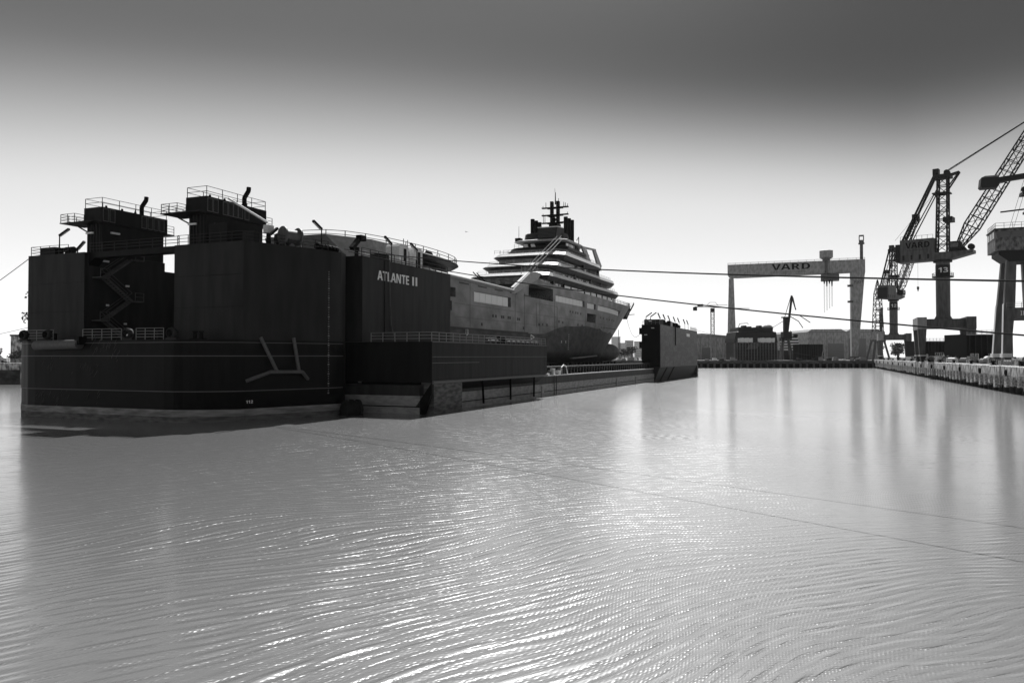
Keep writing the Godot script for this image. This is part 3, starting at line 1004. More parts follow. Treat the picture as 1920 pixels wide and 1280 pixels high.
	lettering(dock, "112", 0.32, 0.8, ch.call(4.75, 2.1, 0.03), Basis(Vector3.UP, -0.333), M.lamp_housing)
	lettering(dock, "ATLANTE", 1.22, 7.9, Vector3(26.85, 17.42, 21.83), Basis(), M.lettering_white, true, "name_lettering", 0.04)
	for x in [31.75, 32.65]: part(dock, "name_numeral", MB.new().span(Vector3(x, 16.81, 21.8), Vector3(x + 0.42, 18.03, 21.85)), M.lettering_white)
	var cab := MB.new()
	cab.path([Vector3(25.6, 19.6, 21.95), Vector3(25.8, 14, 21.95), Vector3(26.1, 11.0, 21.95), Vector3(26.6, 8.9, 22.3)], 0.07, 5)
	part(dock, "cable", cab, M.steel_grey)
	part(dock, "drain_pipe", MB.new().tube(Vector3(24.6, 9.0, 21.86), Vector3(24.6, 19.4, 21.86), 0.07, 0.07, 6), M.dock_wall)
	# what stands on the tower and wing tops
	var tr := MB.new()
	tr.rail([Vector3(4.2, 19.5, -16.8), Vector3(4.2, 19.5, -10.2)], 1.1, 1.6, 3, 0.03)
	tr.rail([Vector3(4.2, 19.5, -16.8), Vector3(15, 19.5, -20.4)], 1.1, 2.0, 3, 0.03)
	part(dock, "tower_railing", tr, M.rail_dark)
	tr = MB.new()
	tr.rail([Vector3(4.2, 19.5, 7.4), Vector3(4.2, 19.5, 16.8)], 1.1, 1.6, 3, 0.03)
	tr.rail([Vector3(4.3, 19.5, 16.9), Vector3(9.4, 19.5, 18.7), Vector3(14.4, 19.5, 20.4)], 1.1, 1.8, 3, 0.035)
	tr.rail([Vector3(19.8, 19.5, 21.5), Vector3(43, 19.5, 21.5)], 1.05, 1.9, 2, 0.035)
	part(dock, "tower_railing", tr, M.rail_dark)
	part(dock, "deck_locker", MB.new().span(Vector3(5.0, 19.5, -16.3), Vector3(6.2, 20.6, -13.6)), M.dock_paint)
	part(dock, "deck_locker", MB.new().span(Vector3(5.2, 19.5, 11.0), Vector3(8.6, 21.9, 13.6)), M.dock_paint)
	part(dock, "deck_locker", MB.new().span(Vector3(6.5, 19.5, 14.6), Vector3(7.4, 21.0, 16.2)), M.steel_dark)
	winch(dock, Vector3(5.6, 19.5, -11.7), 0.42, 1.2, M.steel_dark, false)
	bent_lamp(dock, Vector3(7.0, 19.5, -15.5), 2.9, Vector3(0.0, 0.75, 1.7))
	bent_lamp(dock, Vector3(7.0, 19.5, -12.2), 1.0, Vector3(0.0, 0.9, 1.2))
	bent_lamp(dock, Vector3(13.8, 19.5, 19.9), 2.5, Vector3(-1.6, 0.75, 0.0))
	bent_lamp(dock, Vector3(28.6, 19.5, 20.4), 2.7, Vector3(-1.7, 0.8, 0.0))
	bent_lamp(dock, Vector3(35.5, 19.5, 20.4), 2.7, Vector3(-1.8, 0.8, 0.0))
	bent_lamp(dock, Vector3(9.0, 19.5, 16.4), 1.4, Vector3(1.2, 0.9, 0.0))
	# hose reel with a pale drum
	var hr := MB.new()
	hr.tube(Vector3(9.3, 20.75, 18.0), Vector3(11.0, 20.75, 18.6), 0.75, 0.75, 16)
	hr.tube(Vector3(9.15, 20.75, 17.95), Vector3(9.3, 20.75, 18.0), 1.05, 1.05, 18)
	hr.tube(Vector3(11.0, 20.75, 18.6), Vector3(11.15, 20.75, 18.65), 1.05, 1.05, 18)
	for k in [Vector3(9.1, 19.5, 17.5), Vector3(9.1, 19.5, 18.5), Vector3(11.1, 19.5, 18.2), Vector3(11.1, 19.5, 19.1)]:
		hr.bar(k, Vector3(k.x, 20.75, 17.95 if k.x < 10 else 18.6), 0.12, 0.12)
	part(dock, "hose_reel", hr, M.steel_grey)
	for x in [15.2, 16.6, 18.0]: winch(dock, Vector3(x, 19.5, 18.6), 0.45, 0.9, M.steel_black)
	for q in [[21.5, 20.3, 1.2, 0.9], [23.2, 20.2, 1.6, 0.7], [25.6, 20.0, 2.2, 1.1], [31.0, 20.0, 1.0, 0.8], [39.2, 19.5, 1.4, 0.8], [41.0, 19.5, 1.2, 0.6]]:
		part(dock, "deck_box", MB.new().span(Vector3(q[0], 19.5, q[1] - 0.5), Vector3(q[0] + q[2], 19.5 + q[3], q[1] + 0.5)), M.steel_black if q[0] > 22 and q[0] < 28 else M.white_paint)
	# crane knuckle by the corner
	var kn := MB.new()
	kn.tube(Vector3(21.6, 19.5, 19.6), Vector3(21.6, 20.9, 19.6), 0.35, 0.3, 8)
	kn.bar(Vector3(20.4, 20.6, 19.6), Vector3(22.2, 22.2, 19.6), 0.6, 0.5)
	kn.box(Vector3(22.5, 22.2, 19.6), Vector3(1.2, 0.7, 0.8))
	part(dock, "deck_crane", kn, M.steel_black)
	# davit boom leaning on the starboard house
	var db := MB.new()
	db.bar(Vector3(8.6, 25.4, 10.6), Vector3(9.5, 22.4, 15.6), 0.22, 0.22)
	part(dock, "davit_boom", db, M.white_paint)
	part(dock, "davit_box", MB.new().span(Vector3(9.2, 21.2, 15.2), Vector3(10.2, 22.1, 15.9)), M.white_paint)
	part(dock, "davit_post", MB.new().tube(Vector3(9.7, 19.5, 15.55), Vector3(9.7, 21.2, 15.55), 0.3, 0.25, 8), M.steel_black)
	part(dock, "air_tank", MB.new().tube(Vector3(12.2, 21.0, 14.6), Vector3(13.8, 21.0, 15.2), 0.62, 0.62, 14), M.steel_dark)
	part(dock, "tank_stand", MB.new().span(Vector3(12.3, 19.5, 14.4), Vector3(13.6, 20.5, 15.4)), M.steel_black)
	# two pale deck cabins with rounded roofs
	for x in [31.6, 35.6]:
		var c := MB.new()
		c.extrude(Vector3(x, 19.5, 17.6), Vector3(1, 0, 0), Vector3.UP, PackedVector2Array([Vector2(0, 0), Vector2(2.6, 0), Vector2(2.6, 2.9), Vector2(2.2, 3.3), Vector2(0.4, 3.3), Vector2(0, 2.9)]), Vector3(0, 0, 2.2))
		var cb := part(dock, "deck_cabin", c, M.white_paint)
		part(cb, "door", MB.new().span(Vector3(x + 1.2, 19.6, 19.78), Vector3(x + 1.9, 22.2, 19.86)), M.steel_black)
	for x in [33.9, 38.0]:
		part(dock, "locker_rack", MB.new().span(Vector3(x, 19.5, 18.8), Vector3(x + 0.8, 22.0, 19.6)), M.steel_black)
	machinery_house(dock, -1.0)
	machinery_house(dock, 1.0)
	# bow wall fittings
	rng.seed = 9
	for x in [165.5, 172.8, 180.2, 189.0, 196.3, 207.0, 213.5]:
		bent_lamp(dock, Vector3(x, 16.0, 28.6), 2.3, Vector3(-3.0, 1.3, 0))
	for z in [26.4, 27.7]:
		bent_lamp(dock, Vector3(156.5, 17.5, z), 0.8, Vector3(0, 1.2, 1.7))
	for x in [166.0, 170.0, 176.0, 182.0, 187.0, 192.0]:
		winch(dock, Vector3(x, 16.0, 29.2), rng.randf_range(0.5, 0.9), 1.6, M.steel_black)
	part(dock, "vent_pipe", MB.new().tube(Vector3(172.5, 16, 30.6), Vector3(172.5, 17.5, 30.6), 0.3, 0.3, 8), M.lamp_housing)
	for q in [[157.3, 16.9], [158.0, 14.9], [156.0, 13.0]]:
		part(dock, "tube_light", MB.new().span(Vector3(153.75, q[1], q[0] - 129.5), Vector3(153.9, q[1] + 0.22, q[0] - 128.7)), M.lamp_housing)
	for s in [1.0, -1.0]:
		var rr := MB.new()
		rr.rail([Vector3(154.2, 16, 26.0 * s), Vector3(154.2, 16, 30.8 * s)], 1.1, 1.2, 3, 0.04)
		rr.rail([Vector3(205, 16, 30.8 * s), Vector3(217.8, 16, 30.8 * s)], 1.1, 1.6, 3, 0.04)
		part(dock, "bow_railing", rr, M.rail)

func thing_part(parent: Node3D, called: String) -> Node3D:
	var o := Node3D.new()
	o.name = called
	parent.add_child(o, true)
	return o

# ------------------------------------------------------------------ yacht (coordinates in the dock frame)
func table(x: float, xs: Array, ys: Array) -> float:
	if x <= xs[0]: return ys[0]
	for i in xs.size() - 1:
		if x <= xs[i + 1]: return lerpf(ys[i], ys[i + 1], (x - xs[i]) / (xs[i + 1] - xs[i]))
	return ys[ys.size() - 1]

func stem_at(y: float) -> float:
	return table(y, [5.2, 8.0, 11.5, 17.5, 23.45, 27.6], [203.0, 206.0, 211.0, 224.0, 236.3, 244.4])

func half_beam(x: float, y: float) -> float:
	var b := 11.0
	if y < 8.5: b *= maxf(0.55, sqrt(maxf(0.0, 1.0 - pow((8.5 - y) / 3.6, 2))))
	var e := (stem_at(y) - x) / (95.0 - 20.0 * (y - 5.0) / 22.0)
	if e < 1.0: b *= 1.0 - pow(1.0 - maxf(e, 0.0), 2.3)
	var s := (x - 38.0) / 14.0   # rounding at the stern
	if s < 1.0: b *= 0.72 + 0.28 * sqrt(maxf(0.0, 1.0 - pow(1.0 - maxf(s, 0.0), 2)))
	return b

func sheer(x: float) -> float:
	return table(x, [38.0, 63.0, 93.0, 95.0, 105.0, 108.0, 125.0, 180.0, 205.0, 225.0, 244.5], [21.9, 21.9, 21.35, 21.5, 25.1, 25.4, 24.9, 24.5, 25.0, 26.0, 27.6])

func deck_plan(xa: float, xf: float, w: float, aft_in: float, side_in: float, nose: float) -> PackedVector2Array:
	var h := [Vector2(xa + aft_in, 0), Vector2(xa + aft_in, w - 3.2), Vector2(xa + aft_in + 0.5, w - 1.6 - side_in * 0.6), Vector2(xa + aft_in + 2.4, w - side_in)]
	var xt := xf - nose
	h.append(Vector2(lerpf(xa + 4, xt, 0.5), w - side_in))
	h.append(Vector2(xt, w - side_in))
	for k in range(1, 8):
		var u := k / 8.0
		h.append(Vector2(xt + (xf - side_in - xt) * u, (w - side_in) * (1.0 - pow(u, 1.8))))
	h.append(Vector2(xf - side_in, 0))
	return mirrored(h)

func yacht():
	var base := Vector3(140, 5.2, 0)
	var t := thing("expedition_yacht", "large unfinished grey yacht with stacked white-edged decks, standing in the floating dock", "yacht", D(140, 5.2, 0), TURN)
	# openings cut into the starboard shell: [x0, x1, y0, y1]
	var cuts := [[74.4, 93.0, 17.7, 19.75], [103.6, 120.4, 20.75, 23.8], [122.4, 147.0, 20.9, 22.6], [149.5, 158.2, 20.75, 22.4], [160.4, 196.0, 20.75, 22.4], [149.5, 159.0, 16.95, 19.35], [63.6, 66.4, 18.0, 19.75], [64.0, 64.9, 15.4, 17.2]]
	var xs := [38.0, 39.0, 41.0, 44.0, 48.0, 52.0, 56.0, 60.0, 63.6, 64.0, 64.9, 66.4, 70.0, 74.4, 80.0, 86.0, 93.0, 95.0, 97.5, 100.0, 103.6, 105.0, 108.0, 114.0, 120.4, 122.4, 130.0, 138.0, 147.0, 149.5, 154.0, 158.2, 159.0, 160.4]
	var x := 164.0
	while x <= 245.0:
		xs.append(x)
		x += 2.0
	var ys := [12.3, 13.2, 14.3, 15.4, 16.3, 16.95, 17.2, 17.7, 18.0, 18.7, 19.35, 19.75, 20.75, 20.9, 21.5, 22.0, 22.4, 22.6, 23.2, 23.8, 24.4, 25.0, 25.5, 26.2, 26.9, 27.6]
	var lows := [5.2, 5.3, 5.6, 6.1, 6.8, 7.6, 8.5, 9.6, 11.0, 12.3, 13.4, 14.5, 15.6, 16.6, 18.0, 20.0]
	var fn := FastNoiseLite.new()
	fn.seed = 14
	fn.frequency = 0.11
	var line_at := func(px: float) -> float:   # the worn upper edge of the dark bottom paint
		var lift := table(px, [112.0, 124.0, 150.0, 185.0, 215.0, 240.0], [0.0, 2.2, 3.4, 2.6, 2.4, 6.0])
		return 12.3 + lift + (0.9 * fn.get_noise_2d(px, 3.0) if px > 112.0 else 0.0)
	for level in 2:
		var list: Array = lows if level == 0 else ys
		var b := MB.new(base)
		for s in [1.0, -1.0]:
			var rows := []
			for y in list:
				var line := PackedVector3Array()
				for xc in xs:
					var yy := minf(y, sheer(xc))
					yy = minf(yy, line_at.call(xc)) if level == 0 else maxf(yy, line_at.call(xc))
					var xx := minf(xc, stem_at(yy))
					line.append(Vector3(xx, yy, half_beam(xx, yy) * s))
				rows.append(line)
			var skip := {}
			if level == 1 and s > 0:
				for c in cuts:
					for i in list.size() - 1:
						for j in xs.size() - 1:
							var mx: float = (xs[j] + xs[j + 1]) / 2; var my: float = (list[i] + list[i + 1]) / 2
							if mx > c[0] and mx < c[1] and my > c[2] and my < c[3]: skip[i * 10000 + j] = true
			b.grid(rows, Vector3(130, 14, 0), skip)
			if level == 0:
				var keel := []
				for q in 2:
					var line := PackedVector3Array()
					for xc in xs:
						var xx := minf(xc, stem_at(5.2))
						line.append(Vector3(xx, 5.2, half_beam(xx, 5.2) * s * q))
					keel.append(line)
				b.grid(keel, Vector3(130, 14, 0))
		# transom
		for i in list.size() - 1:
			if level == 0 and list[i] >= 12.3: continue
			var y0: float = minf(list[i], sheer(38)); var y1: float = minf(list[i + 1], sheer(38))
			var z0 := half_beam(38, y0); var z1 := half_beam(38, y1)
			b.face(Vector3(38, y0, -z0), Vector3(38, y0, z0), Vector3(38, y1, z1), Vector3(38, y1, -z1), Vector3(-1, 0, 0))
		part(t, "hull" if level else "lower_hull", b, M.yacht_grey if level else M.yacht_low)
	# dark hollows behind the openings, and the sheets in the window openings
	for i in cuts.size():
		var c: Array = cuts[i]
		var mid := part(t, "window" if i in [0, 2, 3, 4] else "opening", recess(base, c), M.yacht_inner)
		if i in [0, 2, 3, 4]:
			var n: int = {0: 12, 2: 16, 3: 6, 4: 14}[i]
			for k in n:
				var x0 := lerpf(c[0] + 0.1, c[1] - 0.9, float(k) / n); var x1 := lerpf(c[0] + 0.1, c[1] - 0.9, (k + 1.0) / n) - 0.07
				var zm0 := half_beam(x0, (c[2] + c[3]) / 2) - 0.3; var zm1 := half_beam(x1, (c[2] + c[3]) / 2) - 0.3
				var p := MB.new(base)
				p.bar(Vector3(x0, (c[2] + c[3]) / 2, zm0 - 0.03 * (k % 2)), Vector3(x1, (c[2] + c[3]) / 2, zm1 - 0.03 * (k % 2)), 0.05, c[3] - c[2] - 0.12)
				part(mid, "pane", p, M.sheet)
	rng.seed = 12
	for k in 12:   # scaffolding and pipes in the large side opening
		var p := MB.new(base)
		var px := 104.2 + k * 1.35
		p.bar(Vector3(px, 20.8, 10.6), Vector3(px + rng.randf_range(-0.4, 0.4), 21.2 + rng.randf_range(0.2, 1.2), 10.6), 0.12, 0.12)
		p.bar(Vector3(px, 21.3, 10.7), Vector3(px + 1.3, 21.3 + rng.randf_range(-0.2, 0.2), 10.7), 0.1, 0.1)
		part(t, "scaffold_pole", p, M.steel_dark)
	# rubbing line, portholes and hatches
	var rl := MB.new(base)
	rl.bar(Vector3(58, 12.35, 11.05), Vector3(103, 12.35, 11.05), 0.25, 0.3)
	part(t, "rubbing_strake", rl, M.yacht_dark)
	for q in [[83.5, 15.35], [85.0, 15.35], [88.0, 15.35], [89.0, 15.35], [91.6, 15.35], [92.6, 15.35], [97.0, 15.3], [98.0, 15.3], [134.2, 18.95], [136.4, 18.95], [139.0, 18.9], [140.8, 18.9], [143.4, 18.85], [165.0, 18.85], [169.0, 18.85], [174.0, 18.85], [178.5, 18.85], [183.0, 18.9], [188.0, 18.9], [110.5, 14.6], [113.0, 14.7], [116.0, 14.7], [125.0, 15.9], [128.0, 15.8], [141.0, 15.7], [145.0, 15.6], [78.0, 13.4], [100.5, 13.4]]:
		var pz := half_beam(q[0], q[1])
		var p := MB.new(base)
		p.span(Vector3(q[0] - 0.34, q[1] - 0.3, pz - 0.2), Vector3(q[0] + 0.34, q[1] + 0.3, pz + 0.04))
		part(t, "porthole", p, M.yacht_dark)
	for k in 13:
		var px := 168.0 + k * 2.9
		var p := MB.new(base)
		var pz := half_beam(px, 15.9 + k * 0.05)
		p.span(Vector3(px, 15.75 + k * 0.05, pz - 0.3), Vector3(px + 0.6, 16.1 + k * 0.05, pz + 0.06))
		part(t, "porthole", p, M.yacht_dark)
	for k in 5:
		var p := MB.new(base)
		p.span(Vector3(62 + k * 8.2 + 6, 20.75, 10.95), Vector3(66 + k * 8.2 + 6, 21.0, 11.06))
		part(t, "freeing_port", p, M.yacht_dark)
	# plate seams
	for px in [72.6, 95.5, 101.0, 111.0, 121.6, 148.3, 159.6]:
		var p := MB.new(base)
		for y in 4: p.bar(Vector3(px, 12.6 + y * 2.2, half_beam(px, 12.6 + y * 2.2) + 0.01), Vector3(px, 14.8 + y * 2.2, half_beam(px, 14.8 + y * 2.2) + 0.01), 0.07, 0.04)
		part(t, "weld_seam", p, M.seam)
	for y in [14.4, 16.9]:
		var p := MB.new(base)
		var sx := 66.0
		while sx < 200.0:
			p.bar(Vector3(sx, y, half_beam(sx, y) + 0.01), Vector3(sx + 6.0, y, half_beam(sx + 6.0, y) + 0.01), 0.04, 0.06)
			sx += 6.0
		part(t, "weld_seam", p, M.seam)
	# shell door outline
	var sd := MB.new(base)
	sd.bar(Vector3(108.6, 14.0, 11.01), Vector3(108.6, 19.6, 11.01), 0.08, 0.05)
	sd.bar(Vector3(108.6, 19.6, 11.01), Vector3(123.5, 19.6, 11.01), 0.05, 0.08)
	sd.bar(Vector3(123.5, 19.6, 11.01), Vector3(123.5, 14.0, 11.01), 0.08, 0.05)
	part(t, "shell_door_edge", sd, M.seam)
	# load line disc and arrow
	var ll := MB.new(base)
	for k in 16:
		var a := TAU * k / 16; var c2 := TAU * (k + 1) / 16
		ll.bar(Vector3(71.2 + 0.62 * cos(a), 11.7 + 0.62 * sin(a), 11.03), Vector3(71.2 + 0.62 * cos(c2), 11.7 + 0.62 * sin(c2), 11.03), 0.05, 0.14)
	ll.bar(Vector3(71.2, 11.15, 11.03), Vector3(71.2, 12.25, 11.03), 0.05, 0.3)
	part(t, "load_line_mark", ll, M.lamp_housing)
	var ar := MB.new(base)
	ar.bar(Vector3(105, 12.0, 11.03), Vector3(107.2, 11.5, 11.03), 0.05, 0.18)
	ar.bar(Vector3(105, 11.0, 11.03), Vector3(107.2, 11.5, 11.03), 0.05, 0.18)
	ar.bar(Vector3(105, 11.0, 11.03), Vector3(105, 12.0, 11.03), 0.18, 0.05)
	for q in [127.0, 130.5]: ar.box(Vector3(q, 10.8, half_beam(q, 10.8) + 0.02), Vector3(0.35, 0.6, 0.06))
	for k in 8: ar.box(Vector3(133.0, 8.9 + k * 0.55, half_beam(133, 8.9 + k * 0.55) + 0.02), Vector3(0.22, 0.2, 0.06))
	part(t, "hull_marks", ar, M.lamp_housing)
	# bulb and bilge keel
	var bb := MB.new(base)
	var rows := []
	for i in 15:
		var u := i / 14.0
		var px := 186.0 + 37.4 * u
		var r := 3.25 * sqrt(maxf(0.0, 1.0 - pow(maxf(0.0, (u - 0.62) / 0.38), 2.4)))
		var line := PackedVector3Array()
		for j in 19:
			var a := TAU * j / 18.0
			line.append(Vector3(px, 8.5 + r * 0.98 * sin(a), r * 0.92 * cos(a)))
		rows.append(line)
	bb.grid(rows, Vector3(205, 8.5, 0))
	part(t, "bulbous_bow", bb, M.yacht_low)
	var bk := MB.new(base)
	for k in 6:
		var xa := 139.0 + k * 5.2
		bk.bar(Vector3(xa, 6.5 + k * 0.12, half_beam(xa, 6.9 + k * 0.12) + 0.35), Vector3(xa + 5.2, 6.62 + k * 0.12, half_beam(xa + 5.2, 7.0 + k * 0.12) + 0.35), 0.9, 0.35)
	part(t, "bilge_keel", bk, M.yacht_rim)
	# stem post standing above the bow, and the bow flag arm
	var sp := MB.new(base)
	sp.bar(Vector3(240.5, 25.6, 0), Vector3(246.2, 28.6, 0), 2.6, 1.1)
	sp.bar(Vector3(236, 22.5, 0), Vector3(242.5, 26.6, 0), 1.6, 2.0)
	part(t, "stem_head", sp, M.yacht_dark)
	var an := MB.new(base)
	an.bar(Vector3(236.0, 23.3, 0.4), Vector3(243.0, 23.9, 2.2), 0.25, 0.25)
	part(t, "anchor_arm", an, M.steel_black)
	# fore deck inside the bulwark and main deck
	var fd := MB.new(base)
	for s in [1.0, -1.0]:
		var line0 := PackedVector3Array(); var line1 := PackedVector3Array()
		for xc in [39.0, 60.0, 93.0]:
			line0.append(Vector3(xc, 20.6, 0)); line1.append(Vector3(xc, 20.6, (half_beam(xc, 20.6) - 0.1) * s))
		fd.grid([line0, line1], Vector3(130, 0, 0))
		line0 = PackedVector3Array(); line1 = PackedVector3Array()
		for xc in [101.0, 130.0, 160.0, 180.0, 195.0, 210.0, 222.0, 229.0]:
			line0.append(Vector3(xc, 23.6, 0)); line1.append(Vector3(xc, 23.6, (half_beam(xc, 23.6) - 0.1) * s))
		fd.grid([line0, line1], Vector3(130, 0, 0))
	part(t, "main_deck", fd, M.yacht_rim)
	# slanted fashion plate rising from the aft deck to the superstructure
	for s in [1.0, -1.0]:
		var fp := MB.new(base)
		fp.extrude(Vector3(0, 0, 10.72 * s), Vector3(1, 0, 0), Vector3.UP, PackedVector2Array([Vector2(93.2, 20.8), Vector2(95.2, 20.8), Vector2(109.5, 25.3), Vector2(112, 26.9), Vector2(108.5, 26.9), Vector2(104.6, 26.4), Vector2(95.4, 22.2)]), Vector3(0, 0, 0.36 * s))
		part(t, "fashion_plate", fp, M.yacht_rim)
		var fs := MB.new(base)   # its pale sloping top edge
		fs.bar(Vector3(95.2, 22.2, 10.4 * s), Vector3(104.8, 26.55, 10.4 * s), 0.62, 0.16)
		part(t, "sloped_coaming", fs, M.yacht_white)
	# bulwark cap along the aft deck
	var bc := MB.new(base)
	for s in [1.0, -1.0]:
		bc.tube(Vector3(52, 21.85, 10.85 * s), Vector3(78, 21.6, 10.85 * s), 0.42, 0.42, 10)
		bc.tube(Vector3(78, 21.6, 10.85 * s), Vector3(95, 21.35, 10.85 * s), 0.42, 0.42, 10)
	part(t, "bulwark_cap", bc, M.yacht_rim)
	yacht_aft(t, base)
	yacht_decks(t, base)
	yacht_mast(t, base)

func recess(base: Vector3, c: Array) -> MB:   # five dark inner faces behind a cut in the shell
	var b := MB.new(base)
	var n := 6
	var dep := 0.9 if c[3] - c[2] < 2.2 and c[1] - c[0] > 5.0 else 7.5
	for k in n:
		var x0 := lerpf(c[0], c[1], float(k) / n); var x1 := lerpf(c[0], c[1], (k + 1.0) / n)
		var a0 := half_beam(x0, c[2]); var a1 := half_beam(x1, c[2]); var b0 := half_beam(x0, c[3]); var b1 := half_beam(x1, c[3])
		b.quad(Vector3(x0, c[2], a0 - dep), Vector3(x1, c[2], a1 - dep), Vector3(x1, c[3], b1 - dep), Vector3(x0, c[3], b0 - dep))
		b.face(Vector3(x0, c[2], a0 - dep), Vector3(x1, c[2], a1 - dep), Vector3(x1, c[2], a1), Vector3(x0, c[2], a0), Vector3.UP)
		b.face(Vector3(x0, c[3], b0 - dep), Vector3(x1, c[3], b1 - dep), Vector3(x1, c[3], b1), Vector3(x0, c[3], b0), Vector3.DOWN)
	for e in [[c[0], 1.0], [c[1], -1.0]]:
		var a := half_beam(e[0], c[2]); var d := half_beam(e[0], c[3])
		b.face(Vector3(e[0], c[2], a - dep), Vector3(e[0], c[2], a), Vector3(e[0], c[3], d), Vector3(e[0], c[3], d - dep), Vector3(e[1], 0, 0))
	return b

func yacht_aft(t: Node3D, base: Vector3):
	# helicopter deck: a long oval with a tapered underside, its after part walled in
	var ring := func(inx: float) -> PackedVector2Array:
		var h := []
		for k in 13:
			var a := PI * k / 12.0
			h.append(Vector2(57.5 - (22.5 - inx) * cos(a) * (1.0 if a < PI / 2 else 1.0), (9.6 - inx) * pow(sin(a), 0.6)))
		h[0].y = 0; h[12].y = 0
		return mirrored(h)
	var b := MB.new(base)
	b.rings([[23.4, ring.call(4.6)], [24.3, ring.call(1.0)], [24.8, ring.call(0.15)], [25.05, ring.call(0.0)], [25.25, ring.call(0.25)]])
	part(t, "helicopter_deck", b, M.yacht_dark)
	b = MB.new(base)
	b.rings([[21.0, PackedVector2Array([Vector2(38.5, 0), Vector2(38.5, 8.0), Vector2(44, 9.6), Vector2(47, 9.4), Vector2(47, 0), Vector2(47, -9.4), Vector2(44, -9.6), Vector2(38.5, -8.0)])], [25.3, PackedVector2Array([Vector2(33.6, 0), Vector2(33.8, 5.6), Vector2(41, 9.1), Vector2(49.5, 9.3), Vector2(49.5, 0), Vector2(49.5, -9.3), Vector2(41, -9.1), Vector2(33.8, -5.6)])]])
	part(t, "stern_house", b, M.yacht_rim)
	b = MB.new(base)
	b.span(Vector3(66, 20.6, -5.5), Vector3(74, 23.6, 5.5))
	part(t, "deck_support", b, M.yacht_dark)
	b = MB.new(base)
	var pts := []
	var line: PackedVector2Array = ring.call(0.45)
	for q in line: pts.append(Vector3(q.x, 25.25, q.y))
	pts.append(pts[0])
	b.rail(pts, 1.15, 4.5, 2, 0.05)
	part(t, "deck_railing", b, M.rail_dark)
	rng.seed = 6
	for k in 11:
		var px := 56.0 + k * 2.1
		b = MB.new(base)
		b.tube(Vector3(px, 25.2, 6.0 - k * 0.4), Vector3(px, 26.4 + rng.randf_range(0.2, 1.4), 6.0 - k * 0.4), 0.07, 0.07, 5)
		if k % 2 == 0: b.bar(Vector3(px, 26.3, 6.0 - k * 0.4), Vector3(px + 2.1, 26.3, 5.6 - k * 0.4), 0.08, 0.08)
		part(t, "scaffold_pole", b, M.rail_dark)
	b = MB.new(base)
	b.ball(Vector3(69.5, 26.4, 3.5), Vector3(1.0, 1.1, 1.0), 10, 6)
	b.span(Vector3(68.8, 25.2, 2.8), Vector3(70.2, 26.0, 4.2))
	part(t, "deck_gear", b, M.steel_black)
	# deck cargo and struts on the after deck forward of the helicopter deck
	for q in [[82.5, 3.0, 1.3], [85.5, 4.0, 0.9], [88.0, 2.5, 1.6], [91.0, 4.5, 1.1]]:
		b = MB.new(base)
		b.span(Vector3(q[0], 20.6, q[1]), Vector3(q[0] + 2.2, 21.4 + q[2], q[1] + 3.0))
		part(t, "deck_cargo", b, M.steel_dark)
	for px in [78.5, 80.2]:
		b = MB.new(base)
		b.bar(Vector3(px, 24.0, 8.8), Vector3(px + 2.0, 21.7, 10.4), 0.16, 0.16)
		part(t, "strut", b, M.steel_black)

